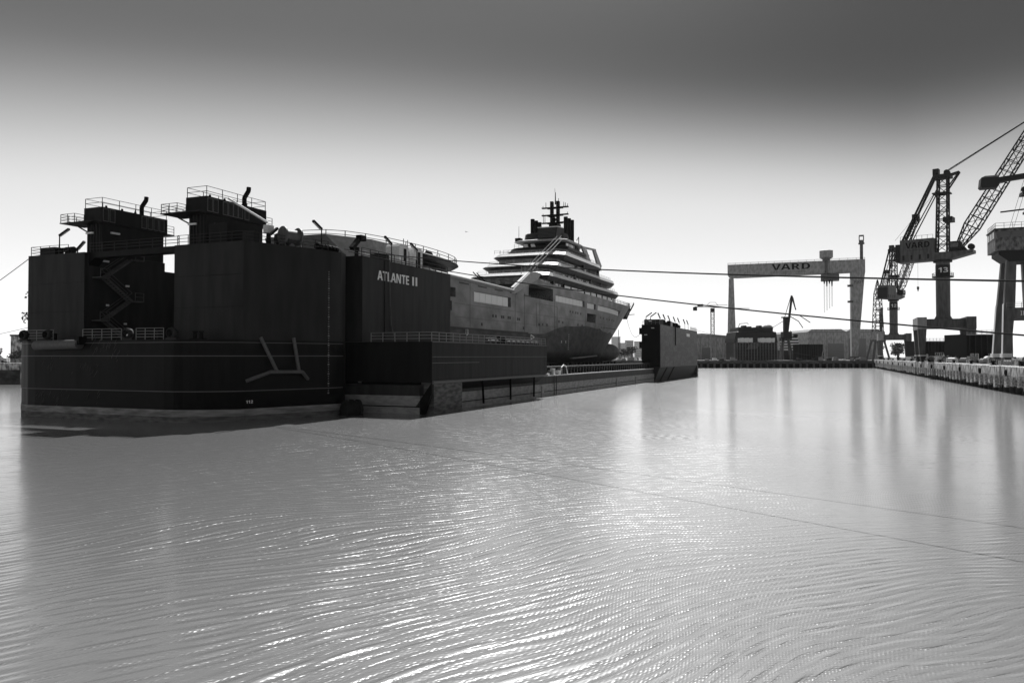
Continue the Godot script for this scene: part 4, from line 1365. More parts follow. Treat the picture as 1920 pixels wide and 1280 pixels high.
func yacht_decks(t: Node3D, base: Vector3):
	# [aft x, fore x, half width, knuckle y, rim top, nose length, aft inset of the white coaming]
	var decks := [[115.5, 202.0, 10.7, 27.2, 28.15, 17.0, 2.2], [122.5, 195.0, 10.6, 30.45, 31.35, 15.0, 2.0], [129.3, 184.0, 10.4, 33.95, 34.95, 20.0, 2.0]]
	for i in 3:
		var d: Array = decks[i]
		var b := MB.new(base)
		var p0 := deck_plan(d[0] + 6.0, d[1] - 4.0, d[2] - 3.4, 0, 0, d[5])
		var p1 := deck_plan(d[0] + 1.6, d[1], d[2] - 0.8, 0.5, 0.25, d[5])
		var p2 := deck_plan(d[0], d[1], d[2], 0, 0, d[5])
		b.rings([[d[3] - 1.55, p0], [d[3] - 0.95, p1], [d[3], p2]], false)
		var deck := part(t, "deck", b, M.yacht_wall)
		b = MB.new(base)
		var p3 := deck_plan(d[0], d[1], d[2], d[6] * 0.12, 0.1, d[5])
		var p4 := deck_plan(d[0], d[1], d[2], d[6], 0.4, d[5])
		b.rings([[d[3] + 0.001, p2], [d[3] + 0.12, p3], [d[4], p4]], false, false)
		b.cap(deck_plan(d[0], d[1], d[2], 0.05, 0.05, d[5]), d[3] + 0.05, true)
		part(deck, "bulwark", b, M.yacht_white)
	for i in 3:   # light rails on the bulwarks
		var d: Array = decks[i]
		var b := MB.new(base)
		b.rail([Vector3(d[0] + 2.2, d[4], -8.5), Vector3(d[0] + 2.2, d[4], 8.0), Vector3(d[0] + 5.0, d[4], d[2] - 0.6), Vector3(d[1] - d[5] - 2.0, d[4], d[2] - 0.6)], 0.7, 2.4, 2, 0.03)
		part(t, "deck_railing", b, M.rail)
	# walls between the decks, set back, with panes
	var walls := [[111.0, 183.0, 9.3, 23.6, 26.25, 24.0], [122.0, 184.0, 8.6, 27.0, 29.5, 20.0], [128.5, 178.0, 8.4, 30.2, 33.0, 20.0], [135.0, 171.0, 8.3, 33.7, 36.2, 14.0]]
	for i in 4:
		var w: Array = walls[i]
		var b := MB.new(base)
		b.prism(deck_plan(w[0], w[1], w[2], 0, 0, w[5]), w[3], w[4])
		var wall := part(t, "deckhouse", b, M.yacht_wall)
		rng.seed = 40 + i
		var x: float = w[0] + 5.0
		while x < w[1] - w[5] - 3.0:
			var wide := rng.randf_range(1.6, 2.6)
			b = MB.new(base)
			b.span(Vector3(x, w[3] + 0.9, w[2] - 0.05), Vector3(x + wide, w[4] - 0.35, w[2] + 0.06))
			part(wall, "pane", b, M.glass if rng.randf() < 0.8 else M.sheet)
			x += wide + rng.randf_range(0.35, 0.9)
		for k in 5:   # aft-facing glass doors
			b = MB.new(base)
			var z: float = lerpf(-w[2] + 3.6, w[2] - 4.9, k / 4.0)
			b.span(Vector3(w[0] - 0.06, w[3] + 0.3, z), Vector3(w[0] + 0.05, w[4] - 0.3, z + 1.4))
			part(wall, "glass_door", b, M.glass)
	# dark frames standing between the decks on the starboard side
	for q in [[124.0, 23.6, 26.4], [133.0, 23.6, 26.3], [151.0, 23.6, 26.3], [142.0, 28.2, 29.6], [157.0, 28.2, 29.6], [168.0, 28.2, 29.7], [150.0, 31.4, 33.2], [165.0, 31.4, 33.2]]:
		var b := MB.new(base)
		b.span(Vector3(q[0], q[1], 9.2), Vector3(q[0] + 0.8, q[2], 9.9))
		part(t, "deck_post", b, M.yacht_dark)
	# pale sheets and railings along the foredeck
	for k in 9:
		var px := 131.0 + k * 6.1
		var b := MB.new(base)
		var z := half_beam(px + 2.5, 24.6) - 0.5
		b.bar(Vector3(px, 24.9, half_beam(px, 24.6) - 0.5), Vector3(px + 4.6, 24.9, half_beam(px + 4.6, 24.6) - 0.5), 0.08, 1.5)
		part(t, "cover_sheet", b, M.sheet)
	var fr := MB.new(base)
	var pts := []
	for xc in [178.0, 190.0, 200.0, 210.0, 220.0, 230.0, 238.0]: pts.append(Vector3(xc, sheer(xc), half_beam(xc, sheer(xc) - 0.3) - 0.1))
	fr.rail(pts, 1.1, 3.0, 2, 0.06)
	part(t, "bow_railing", fr, M.rail)
	# bridge: raked wings and a bulging front under the third deck
	var b := MB.new(base)
	b.rings([[29.9, deck_plan(160.0, 176.0, 6.5, 0, 0, 12.0)], [31.2, deck_plan(158.0, 182.0, 8.5, 0, 0, 18.0)], [33.6, deck_plan(156.0, 187.5, 9.4, 0, 0, 24.0)], [34.6, deck_plan(156.0, 188.0, 9.2, 0, 0, 24.0)]])
	part(t, "bridge_front", b, M.yacht_dark)
	b = MB.new(base)
	b.rail([Vector3(173, 34.6, 8.2), Vector3(180, 34.6, 6.4), Vector3(186.5, 34.6, 2.5), Vector3(187, 34.6, -3)], 1.3, 3.0, 3, 0.06)
	part(t, "bridge_railing", b, M.rail)
	# raked window frames carrying the top house
	for s in [1.0, -1.0]:
		for q in [[Vector2(153.6, 38.6), Vector2(157.8, 38.7), Vector2(163.4, 34.8), Vector2(159.4, 34.8)], [Vector2(164.8, 39.4), Vector2(167.6, 39.6), Vector2(174.2, 35.4), Vector2(170.4, 34.8)], [Vector2(153.6, 38.62), Vector2(167.6, 39.62), Vector2(167.4, 40.1), Vector2(153.5, 39.2)]]:
			b = MB.new(base)
			b.extrude(Vector3(0, 0, 7.9 * s), Vector3(1, 0, 0), Vector3.UP, PackedVector2Array(q), Vector3(0, 0, 0.5 * s))
			part(t, "fin", b, M.yacht_rim)

func yacht_mast(t: Node3D, base: Vector3):
	var b := MB.new(base)
	b.rings([[36.15, deck_plan(139.0, 166.0, 6.6, 0, 0, 14.0)], [36.5, deck_plan(137.2, 172.0, 8.6, 0, 0, 16.0)], [37.3, deck_plan(137.6, 172.0, 8.5, 0, 0, 16.0)], [37.5, deck_plan(138.2, 171.0, 8.0, 0, 0, 16.0)]])
	part(t, "top_deck", b, M.yacht_dark)
	b = MB.new(base)
	b.rings([[37.5, deck_plan(141.5, 168.0, 7.2, 0, 0, 14.0)], [39.2, deck_plan(143.0, 165.5, 6.6, 0, 0, 13.0)]])
	var th := part(t, "top_house", b, M.yacht_dark)
	for k in 6:
		b = MB.new(base)
		b.bar(Vector3(142.8 + k * 2.1, 38.35, 7.0), Vector3(144.5 + k * 2.1, 38.35, 7.0), 0.2, 0.8)
		part(th, "pane", b, M.sheet if k in [0, 2] else M.glass)
	for z in [-5.5, -3.4]:
		b = MB.new(base)
		b.extrude(Vector3(141.7, 37.8, z), Vector3(0.15, 1, 0), Vector3(0, 0.0, 1), PackedVector2Array([Vector2(0, 0.5), Vector2(0, 1.7), Vector2(1.1, 1.2), Vector2(1.1, 0)]), Vector3(-0.1, 0, 0))
		part(th, "pane", b, M.sheet)
	b = MB.new(base)
	b.rings([[39.2, deck_plan(139.5, 167.0, 7.6, 0, 0, 15.0)], [39.5, deck_plan(138.8, 168.0, 8.2, 0, 0, 15.0)], [39.75, deck_plan(139.5, 167.0, 7.4, 0, 0, 15.0)]])
	part(t, "hard_top", b, M.yacht_white)
	b = MB.new(base)
	b.rings([[39.75, deck_plan(141.5, 157.0, 6.0, 0, 0, 10.0)], [42.2, deck_plan(143.5, 156.0, 5.0, 0, 0, 9.0)]])
	part(t, "funnel_base", b, M.yacht_dark)
	for k in 6:   # pipes ringing the funnel base
		b = MB.new(base)
		b.rings([[40.1 + k * 0.33, deck_plan(141.4, 157.1, 6.1, 0.02 * k, 0.05 * k, 10.0)], [40.22 + k * 0.33, deck_plan(141.4, 157.1, 6.1, 0.02 * k, 0.05 * k, 10.0)]])
		part(t, "louvre_ring", b, M.seam)
	# leaning louvred casing on the after side
	b = MB.new(base)
	b.extrude(Vector3(0, 0, -0.3), Vector3(1, 0, 0), Vector3.UP, PackedVector2Array([Vector2(138.6, 39.8), Vector2(139.6, 42.9), Vector2(145.5, 43.4), Vector2(145.5, 39.8)]), Vector3(0, 0, 5.7))
	var cs := part(t, "exhaust_casing", b, M.steel_dark)
	for k in 7:
		b = MB.new(base)
		b.bar(Vector3(138.66 + k * 0.13, 40.2 + k * 0.4, 0.0), Vector3(138.66 + k * 0.13, 40.2 + k * 0.4, 5.1), 0.14, 0.1)
		part(cs, "slat", b, M.seam)
	b = MB.new(base)
	b.bar(Vector3(139.5, 43.0, -0.3), Vector3(139.5, 43.0, 5.4), 0.3, 0.16)
	b.bar(Vector3(139.5, 43.0, 5.45), Vector3(145.0, 43.5, 5.45), 0.2, 0.16)
	part(cs, "casing_edge", b, M.yacht_white)
	for s in [1.0, -1.0]:
		for k in 3:
			b = MB.new(base)
			var px := 148.0 + k * 2.9
			b.tube(Vector3(px, 40.0, 5.1 * s), Vector3(px, 47.1, 5.1 * s), 0.62, 0.62, 12)
			part(t, "exhaust_pipe", b, M.steel_black)
	# mast
	b = MB.new(base)
	b.span(Vector3(151.5, 42.0, -1.3), Vector3(154.8, 46.2, 1.3))
	for s in [1.0, -1.0]: b.span(Vector3(152.6, 45, 0.95 * s - 0.4), Vector3(153.8, 52.9, 0.95 * s + 0.4))
	b.span(Vector3(151.0, 48.2, -1.6), Vector3(153, 48.7, 0.8))
	b.span(Vector3(151.0, 46.0, -1.7), Vector3(153, 46.4, 0.9))
	b.ball(Vector3(152.2, 47.3, 0), Vector3(0.7, 0.8, 0.7), 10, 6)
	b.tube(Vector3(153.3, 52, 0.1), Vector3(153.3, 55.6, 0.1), 0.2, 0.12, 6)
	b.tube(Vector3(153.3, 55.6, 0.0), Vector3(153.3, 56.8, -0.1), 0.06, 0.04, 5)
	var mast := part(t, "mast", b, M.steel_black)
	for y in [51.1, 48.9, 46.6]:
		b = MB.new(base)
		b.bar(Vector3(153.3, y, -4.1), Vector3(153.3, y, 4.1), 1.0, 0.3)
		b.bar(Vector3(153.3, y - 0.2, -2.4), Vector3(153.3, y - 0.2, 2.4), 1.0, 0.3)
		part(mast, "crossarm", b, M.steel_black)
	for q in [[51.2, -2.9, 1.6], [51.2, -3.8, 0.6], [51.2, 2.7, 1.4], [51.2, 3.2, 1.2], [51.2, 3.9, 0.8], [49.0, -3.8, 0.5], [49.0, 3.9, 0.6], [52.8, 1.1, 1.0], [46.7, -3.7, 2.2], [46.7, -3.2, 2.2]]:
		b = MB.new(base)
		b.tube(Vector3(153.3, q[0], q[1]), Vector3(153.3, q[0] + q[2], q[1]), 0.1, 0.07, 5)
		part(mast, "aerial", b, M.steel_black)
	# gear on the top deck edges
	b = MB.new(base)
	b.rail([Vector3(139.5, 37.5, -7.4), Vector3(139.0, 37.5, -3.0)], 1.2, 1.5, 2, 0.035)
	b.rail([Vector3(133.0, 35.0, -8.0), Vector3(132.8, 35.0, -3.5)], 1.2, 1.5, 2, 0.03)
	b.rail([Vector3(131.5, 35.0, -10.0), Vector3(131.5, 35.0, -8.2)], 1.0, 1.8, 2, 0.03)
	b.rail([Vector3(162, 37.5, 6.5), Vector3(168, 37.0, 6.0)], 1.4, 2.0, 3, 0.06)
	part(t, "upper_railing", b, M.rail_dark)
	b = MB.new(base)
	b.span(Vector3(141, 39.75, -7.8), Vector3(143, 40.7, -6.2))
	b.tube(Vector3(142, 40.7, -7.0), Vector3(142, 44.2, -7.0), 0.08, 0.05, 5)
	part(t, "searchlight", b, M.steel_black)
	b = MB.new(base)
	b.path([Vector3(157, 41.5, 5.5), Vector3(159, 42.8, 5.5), Vector3(159, 39.6, 5.5)], 0.14, 5)
	part(t, "davit", b, M.steel_dark)
	# temporary stair climbing the after side of the decks
	var sc := thing_part(t, "scaffold_stair")
	var lo := Vector3(117.2, 28.2, 5.4); var hi := Vector3(136.5, 38.6, 6.6)
	for dz in [0.0, 1.1]:
		b = MB.new(base)
		b.bar(lo + Vector3(0, 0, dz), hi + Vector3(0, 0, dz), 0.1, 0.2)
		b.bar(lo + Vector3(0, 1.2, dz), hi + Vector3(0, 1.2, dz), 0.08, 0.08)
		part(sc, "stringer", b, M.rail)
	for k in 26:
		b = MB.new(base)
		var o := lo.lerp(hi, (k + 0.5) / 26.0) + Vector3(0, 0.1, 0.55)
		b.box(o, Vector3(0.45, 0.06, 1.0))
		part(sc, "tread", b, M.steel_dark)
	for q in [[116.5, 4.0], [116.5, 6.4], [119.0, 4.0], [119.0, 6.4], [121.5, 6.4]]:
		b = MB.new(base)
		b.tube(Vector3(q[0], 23.6, q[1]), Vector3(q[0], 29.8, q[1]), 0.08, 0.08, 5)
		part(sc, "pole", b, M.rail)
	for y in [25.0, 27.0, 29.0]:
		b = MB.new(base)
		b.bar(Vector3(116.4, y, 4.0), Vector3(116.4, y, 6.4), 0.1, 0.1)
		b.bar(Vector3(116.4, y, 6.4), Vector3(121.5, y, 6.4), 0.1, 0.1)
		part(sc, "pole", b, M.rail)

# ------------------------------------------------------------------ ropes
func hang(a: Vector3, b: Vector3, sag: float, n := 24) -> Array:
	var p := []
	for i in n + 1:
		var t := float(i) / n
		p.append(a.lerp(b, t) + Vector3(0, -sag * 4.0 * t * (1.0 - t), 0))
	return p

func rope(called: String, label: String, a: Vector3, b: Vector3, sag: float, r: float, m: Material):
	var mb := MB.new(a)
	mb.path(hang(a, b, sag), r, 6)
	solo(called, mb, m, label, "rope", a)

func mooring_post(at: Vector3, h: float, label: String):
	var t := thing("mooring_post", label, "mooring post", Vector3(at.x, 0, at.z))
	part(t, "pile", MB.new().tube(Vector3(0, -2.5, 0), Vector3(0, h - 0.9, 0), 0.55, 0.55, 16), M.steel_dark)
	var b := MB.new()
	b.tube(Vector3(0, h - 0.9, 0), Vector3(0, h - 0.3, 0), 0.34, 0.34, 14)
	b.tube(Vector3(0, h - 0.3, 0), Vector3(0, h, 0), 0.6, 0.5, 16)
	part(t, "bollard_head", b, M.steel_black)

func dock_ropes():
	var s := D(17.0, 20.0, 20.9)
	var e1 := Vector3(31.8, 8.45, -16.5); var e2 := Vector3(35.2, 6.1, -21.6)
	rope("mooring_rope", "upper of two long mooring ropes crossing the picture from the dock to the right edge", s, e1, 1.0, 0.05, M.rope)
	rope("mooring_rope", "lower of two long mooring ropes, slanting down from the dock to the right edge", s + Vector3(0.5, -0.25, 0), e2, 1.35, 0.05, M.rope)
	mooring_post(e1, 9.0, "taller steel mooring post that holds the upper rope")
	mooring_post(e2, 6.35, "shorter steel mooring post that holds the lower rope")
	rope("mooring_rope", "thin rope running left from the top of the port stern tower", D(4.2, 19.3, -17.0), Vector3(-166, 5.6, -196), 1.5, 0.045, M.rope)
	rope("mooring_rope", "thin lower rope running left from behind the port stern tower", D(28, 16.5, -21.8), Vector3(-172, 5.6, -199), 1.0, 0.045, M.rope)
	rope("mooring_rope", "slack bow rope hanging from the yacht stem to the dock wall", D(236.5, 23.4, 0.4), D(156.0, 14.2, 25.2), 4.5, 0.06, M.rope)
	rope("mooring_rope", "thin wire sloping from the bow wall down to the far quay", D(216, 17.0, 29), Vector3(214, 5.0, -459), 3.0, 0.05, M.rope)
	# round rubber fender afloat at the starboard quarter
	var f := thing("rubber_fender", "fat black rubber fender afloat against the stern of the dock", "fender", D(16.6, 0, 22.3), TURN - 0.6)
	var b := MB.new()
	b.tube(Vector3(-0.7, 0.55, 0), Vector3(0.7, 0.55, 0), 1.15, 1.15, 18)
	b.ball(Vector3(-0.7, 0.55, 0), Vector3(0.7, 1.15, 1.15), 18, 8)
	b.ball(Vector3(0.7, 0.55, 0), Vector3(0.7, 1.15, 1.15), 18, 8)
	part(f, "body", b, M.rubber)
	for x in [-0.8, 0.0, 0.8]:
		part(f, "tyre", MB.new().tube(Vector3(x - 0.16, 0.55, 0), Vector3(x + 0.16, 0.55, 0), 1.3, 1.3, 18), M.rubber)
	# gulls
	for q in [[Vector3(-9.6, 33.0, -160), "small dark gull gliding above the yacht's helicopter deck"], [Vector3(141, 18.5, -350), "small dark gull flying under the gantry crane beam"]]:
		var g := MB.new()
		g.ball(Vector3.ZERO, Vector3(0.12, 0.1, 0.34), 8, 6)
		g.bar(Vector3(0.05, 0.03, 0), Vector3(0.5, 0.2, 0.05), 0.22, 0.03)
		g.bar(Vector3(0.5, 0.2, 0.05), Vector3(0.95, 0.08, 0.1), 0.15, 0.03)
		g.bar(Vector3(-0.05, 0.03, 0), Vector3(-0.5, 0.2, 0.05), 0.22, 0.03)
		g.bar(Vector3(-0.5, 0.2, 0.05), Vector3(-0.95, 0.08, 0.1), 0.15, 0.03)
		var gl := solo("gull", g, M.steel_black, q[1], "bird", q[0], 0.9)
		gl.scale = Vector3.ONE * 0.55

# ------------------------------------------------------------------ gantry crane
func gantry_crane():
	var turn := atan2(-37.0, 91.7)
	var t := thing("gantry_crane", "huge grey gantry crane with a lettered box beam beyond the far quay", "gantry crane", Vector3(174.6, 4.4, -615), turn)
	var b := MB.new()
	b.extrude(Vector3(0, 0, -4), Vector3(1, 0, 0), Vector3.UP, PackedVector2Array([Vector2(-1, 67.5), Vector2(-1, 75.6), Vector2(99, 75.6), Vector2(99, 66.5), Vector2(86, 66), Vector2(6, 65.2), Vector2(0, 65.6)]), Vector3(0, 0, 8))
	part(t, "box_beam", b, M.gantry)
	part(t, "sign_board", MB.new().span(Vector3(30, 66.6, 4.0), Vector3(63, 75.2, 4.12)), M.crane_pale)
	lettering(t, "VARD", 4.6, 28, Vector3(46.5, 72.2, 4.14), Basis(), M.steel_black, true, "lettering", 0.1)
	lettering(t, "a Fincantieri company", 1.7, 24, Vector3(45.5, 68.2, 4.14), Basis(), M.crane_grey, false, "lettering", 0.08)
	for s in [1.0, -1.0]:
		b = MB.new()
		b.extrude(Vector3(0, 0, 4.5 * s), Vector3(1, 0, 0.0), Vector3(0, 1, -0.055 * s), PackedVector2Array([Vector2(-0.4, 65), Vector2(3.2, 65), Vector2(5.0, 0), Vector2(-1.8, 0)]), Vector3(0, 0, -2.2 * s))
		part(t, "slender_leg", b, M.gantry)
	b = MB.new()
	b.extrude(Vector3(0, 0, -5), Vector3(1, 0, 0), Vector3.UP, PackedVector2Array([Vector2(88.6, 66.4), Vector2(99.0, 66.6), Vector2(98.4, 62), Vector2(93.4, 0), Vector2(89.4, 0)]), Vector3(0, 0, 10))
	part(t, "rigid_leg", b, M.gantry)
	b = MB.new()
	b.span(Vector3(88.2, 0, 4.95), Vector3(89.1, 60, 5.8))
	part(t, "lit_leg_strip", b, M.white_paint)  # white strip standing in for the sunlit left edge of the leg
	lettering(t, "700T", 2.1, 7.0, Vector3(94.2, 58.5, 5.03), Basis(), M.steel_black, false, "lettering", 0.1)
	for x in [1.5, 91.5]:
		for s in [1.0, -1.0]:
			part(t, "bogie", MB.new().span(Vector3(x - 4, 0, 5.5 * s - 1.2), Vector3(x + 4, 2.6, 5.5 * s + 1.2)), M.crane_grey)
	b = MB.new()
	var hexa := PackedVector2Array()
	for k in 8: hexa.append(Vector2(72 + 5.2 * cos(TAU * (k + 0.5) / 8), 4.4 * sin(TAU * (k + 0.5) / 8)))
	var small := PackedVector2Array()
	for k in 8: small.append(Vector2(72 + 3.0 * cos(TAU * (k + 0.5) / 8), 2.6 * sin(TAU * (k + 0.5) / 8)))
	b.rings([[75.6, small], [77.2, small], [78.4, hexa], [83.6, hexa], [84.2, small]])
	part(t, "trolley_house", b, M.gantry)
	b = MB.new()
	b.span(Vector3(68, 60.5, -5.5), Vector3(81, 65.0, 5.5))
	b.span(Vector3(71, 65.0, 4.2), Vector3(73, 78, 5.4))
	part(t, "hoist_frame", b, M.crane_grey)
	for k in 4:
		b = MB.new()
		var x := 70.5 + k * 1.8
		b.tube(Vector3(x, 60.5, 3), Vector3(x, 58 - k % 2 * 2.0, 3), 0.7, 0.4, 8)
		for d in [-0.25, 0.25]: b.tube(Vector3(x + d, 58, 3), Vector3(x + d, 36.0 + k * 1.5, 3), 0.09, 0.09, 5)
		part(t, "hook_block", b, M.steel_black)
	b = MB.new()
	b.span(Vector3(95.6, 75.6, -1), Vector3(97.8, 88, 1))
	b.span(Vector3(94.6, 87.4, -1.8), Vector3(98.8, 88.2, 1.8))
	b.span(Vector3(95.0, 88.2, -1.4), Vector3(98.4, 90.4, 1.4)).span(Vector3(95.0, 93.4, -1.4), Vector3(98.4, 94.2, 1.4))
	for x in [95.2, 98.2]: b.span(Vector3(x - 0.3, 90.4, -1.2), Vector3(x + 0.3, 93.4, 1.2))
	part(t, "jib_post", b, M.crane_grey)
	b = MB.new()
	b.rail([Vector3(-0.8, 75.6, 3.8), Vector3(98.8, 75.6, 3.8)], 1.3, 6.0, 2, 0.09)
	part(t, "beam_railing", b, M.rail_dark)
	for y in [12.0, 24.0]:
		part(t, "leg_platform", MB.new().span(Vector3(86.6, y + 31, 4.0), Vector3(90.5, y + 32.5, 6.2)), M.crane_grey)

# ------------------------------------------------------------------ portal jib cranes
func jib_crane(label: String, at: Vector3, number: String, yaw: float, elev: float, boom: float, sign_on: bool):
	var t := thing("portal_crane", label, "crane", at, TURN)
	var hx := 7.0; var hz := 7.2
	part(t, "portal", MB.new().span(Vector3(-hx, 11.4, -hz + 1.2), Vector3(hx, 14.4, hz - 1.2)), M.crane_grey)
	for s in [1.0, -1.0]:
		part(t, "end_girder", MB.new().span(Vector3(-hx - 1.2, 11.0, s * hz - 1.4), Vector3(hx + 1.2, 15.0, s * hz + 1.4)), M.crane_pale if s < 0 else M.crane_grey)  # water-side girder coloured paler to show it sunlit
		for q in [1.0, -1.0]:
			var l := MB.new()
			l.rings([[1.9, PackedVector2Array([Vector2(q * hx - 0.8, s * hz - 0.8), Vector2(q * hx + 0.8, s * hz - 0.8), Vector2(q * hx + 0.8, s * hz + 0.8), Vector2(q * hx - 0.8, s * hz + 0.8)])], [11.0, PackedVector2Array([Vector2(q * hx - 1.2, s * hz - 1.3), Vector2(q * hx + 1.2, s * hz - 1.3), Vector2(q * hx + 1.2, s * hz + 1.3), Vector2(q * hx - 1.2, s * hz + 1.3)])]])
			part(t, "leg", l, M.crane_grey)
			var bg := MB.new()
			bg.span(Vector3(q * hx - 2.4, 0.7, s * hz - 0.55), Vector3(q * hx + 2.4, 1.9, s * hz + 0.55))
			for w in 4: bg.tube(Vector3(q * hx - 1.95 + w * 1.3, 0.45, s * hz - 0.3), Vector3(q * hx - 1.95 + w * 1.3, 0.45, s * hz + 0.3), 0.45, 0.45, 12)
			part(t, "bogie", bg, M.steel_dark)
			part(t, "buffer", MB.new().span(Vector3(q * hx - 1.9, 1.92, s * hz - 0.9), Vector3(q * hx + 1.9, 2.35, s * hz + 0.9)), M.white_paint)
	var c := MB.new()
	c.tube(Vector3(0, 14.4, 0), Vector3(0, 15.6, 0), 2.9, 2.25, 28)
	c.tube(Vector3(0, 15.6, 0), Vector3(0, 34.0, 0), 2.2, 2.2, 28)
	part(t, "column", c, M.crane_grey)
	c = MB.new()
	c.tube(Vector3(0, 28.8, 0), Vector3(0, 29.15, 0), 3.3, 3.3, 28)
	var ring := []
	for k in 17: ring.append(Vector3(3.2 * cos(TAU * k / 16), 29.15, 3.2 * sin(TAU * k / 16)))
	c.rail(ring, 1.1, 1.3, 2, 0.05)
	part(t, "ring_platform", c, M.steel_dark)
	c = MB.new()
	c.tube(Vector3(0, 29.2, 0), Vector3(0, 33.0, 0), 2.25, 2.25, 28)
	part(t, "number_band", c, M.steel_dark)
	var to_cam := Vector3(-at.x, 0, -at.z).normalized()
	var fa := atan2(to_cam.x, to_cam.z) - TURN + 0.05
	lettering(t, number, 1.7, 2.9, Vector3(0, 31.2, 0) + Basis(Vector3.UP, fa) * Vector3(0, 0, 2.28), Basis(Vector3.UP, fa), M.white_paint, true, "number", 0.12)
	var u := thing_part(t, "upperworks")
	u.rotation.y = yaw - TURN
	c = MB.new()
	c.tube(Vector3(0, 34.0, 0), Vector3(0, 34.8, 0), 2.9, 2.9, 28)
	part(u, "slewing_ring", c, M.steel_dark)
	c = MB.new()
	c.extrude(Vector3(0, 0, -2.5), Vector3(1, 0, 0), Vector3.UP, PackedVector2Array([Vector2(-13.6, 34.6), Vector2(-13.6, 37.2), Vector2(9.5, 37.4), Vector2(9.5, 36.4), Vector2(3, 34.8)]), Vector3(0, 0, 5))
	part(u, "girder", c, M.crane_grey)
	for k in 4: part(u, "girder_rib", MB.new().span(Vector3(-12.0 + k * 2.6, 35.4, 2.5), Vector3(-11.4 + k * 2.6, 37.0, 2.62)), M.steel_dark)
	c = MB.new()
	c.span(Vector3(-12.8, 37.25, -2.6), Vector3(-2.2, 42.4, 2.6))
	part(u, "machine_house", c, M.crane_grey)
	c = MB.new()
	c.rail([Vector3(-12.6, 42.4, 2.5), Vector3(-2.4, 42.4, 2.5)], 1.2, 1.8, 1, 0.05)
	part(u, "roof_railing", c, M.rail_dark)
	if sign_on:
		lettering(u, "VARD", 2.0, 7.6, Vector3(-7.2, 40.4, 2.62), Basis(), M.steel_black, true, "lettering", 0.06)
		lettering(u, "a Fincantieri company", 0.5, 6.6, Vector3(-7.2, 38.6, 2.62), Basis(), M.steel_dark, false, "lettering", 0.05)
	c = MB.new()
	c.span(Vector3(-14.2, 34.9, -2.9), Vector3(-12.9, 41.0, 2.9))
	part(u, "counterweight", c, M.steel_dark)
	c = MB.new()
	c.lattice(Vector3(0, 37.2, 0), Vector3(0.4, 63, 0), 3.4, 2.9, 9, 0.32, Vector3(1, 0, 0), 0.13)
	part(u, "mast", c, M.crane_black)
	c = MB.new()
	c.span(Vector3(-2.4, 62.6, -1.9), Vector3(3.0, 64.0, 1.9)).span(Vector3(-2.6, 64.0, -1.2), Vector3(-0.8, 66.2, 1.2))
	c.bar(Vector3(2.6, 63.6, 0), Vector3(5.4, 64.2, 0), 2.4, 0.5)
	c.bar(Vector3(5.2, 64.0, 0.8), Vector3(1.5, 58.5, 1.2), 0.4, 0.4)
	c.bar(Vector3(5.2, 64.0, -0.8), Vector3(1.5, 58.5, -1.2), 0.4, 0.4)
	for z in [-0.8, 0.0, 0.8]: c.tube(Vector3(1.6, 64.6, z - 0.15), Vector3(1.6, 64.6, z + 0.15), 0.9, 0.9, 14)
	c.span(Vector3(-2.6, 57.4, -2.4), Vector3(2.6, 57.8, 2.4))
	part(u, "mast_head", c, M.crane_black)
	part(u, "mast_platform", MB.new().span(Vector3(0.6, 47.6, -2.4), Vector3(3.4, 49.2, 2.2)), M.crane_black)
	for z in [1.9, -1.9]:
		part(u, "backstay", MB.new().bar(Vector3(-12.2, 42.2, z), Vector3(-1.6, 65.0, z * 0.6), 0.62, 0.62), M.crane_black)
		part(u, "backstay", MB.new().bar(Vector3(-10.0, 42.2, z), Vector3(-0.8, 60.0, z * 0.6), 0.3, 0.3), M.crane_black)
	c = MB.new()
	c.lattice(Vector3(-11.2, 42.4, 0), Vector3(-7.8, 50.5, 0), 2.0, 1.4, 4, 0.16, Vector3(0, 0, 1))
	c.span(Vector3(-9.2, 49.4, -1.2), Vector3(-7.2, 51.4, 1.2))
	part(u, "hoist_gear", c, M.crane_black)
	var foot := Vector3(4.2, 37.6, 0)
	var dir := Vector3(cos(elev), sin(elev), 0)
	var tip := foot + dir * boom
	c = MB.new()
	c.lattice(foot, foot + dir * 9.0, 1.3, 4.2, 3, 0.24, Vector3(0, 0, 1), 0.12)
	c.lattice(foot + dir * 9.0, foot + dir * (boom - 8.0), 4.2, 3.6, 10, 0.24, Vector3(0, 0, 1), 0.1)
	c.lattice(foot + dir * (boom - 8.0), tip, 3.6, 1.2, 3, 0.22, Vector3(0, 0, 1), 0.1)
	part(u, "boom", c, M.crane_black)
	c = MB.new()
	c.bar(foot + dir * 3.0, foot + dir * boom * 0.9, 0.9, 0.12)
	part(u, "boom_walkway", c, M.steel_dark)
	for z in [-0.9, -0.3, 0.3, 0.9]:
		part(u, "pendant", MB.new().tube(Vector3(1.8, 65.2, z), tip + Vector3(0, 0.3, z * 0.6), 0.09, 0.09, 5), M.crane_black)
	part(u, "stay_wire", MB.new().tube(Vector3(-14.5, 42.6, 2.0), Vector3(-1.5, 58.0, 2.2), 0.05, 0.05, 5), M.crane_black)
	var hk := MB.new()
	hk.tube(tip, Vector3(tip.x, tip.y - boom * 0.62, 0), 0.06, 0.06, 5)
	hk.box(Vector3(tip.x, tip.y - boom * 0.62 - 0.8, 0), Vector3(1.4, 1.6, 0.8))
	hk.tube(Vector3(tip.x, tip.y - boom * 0.62 - 1.6, 0), Vector3(tip.x, tip.y - boom * 0.62 - 3.0, 0), 0.5, 0.15, 8)
	part(u, "hook_block", hk, M.crane_black)
	c = MB.new()
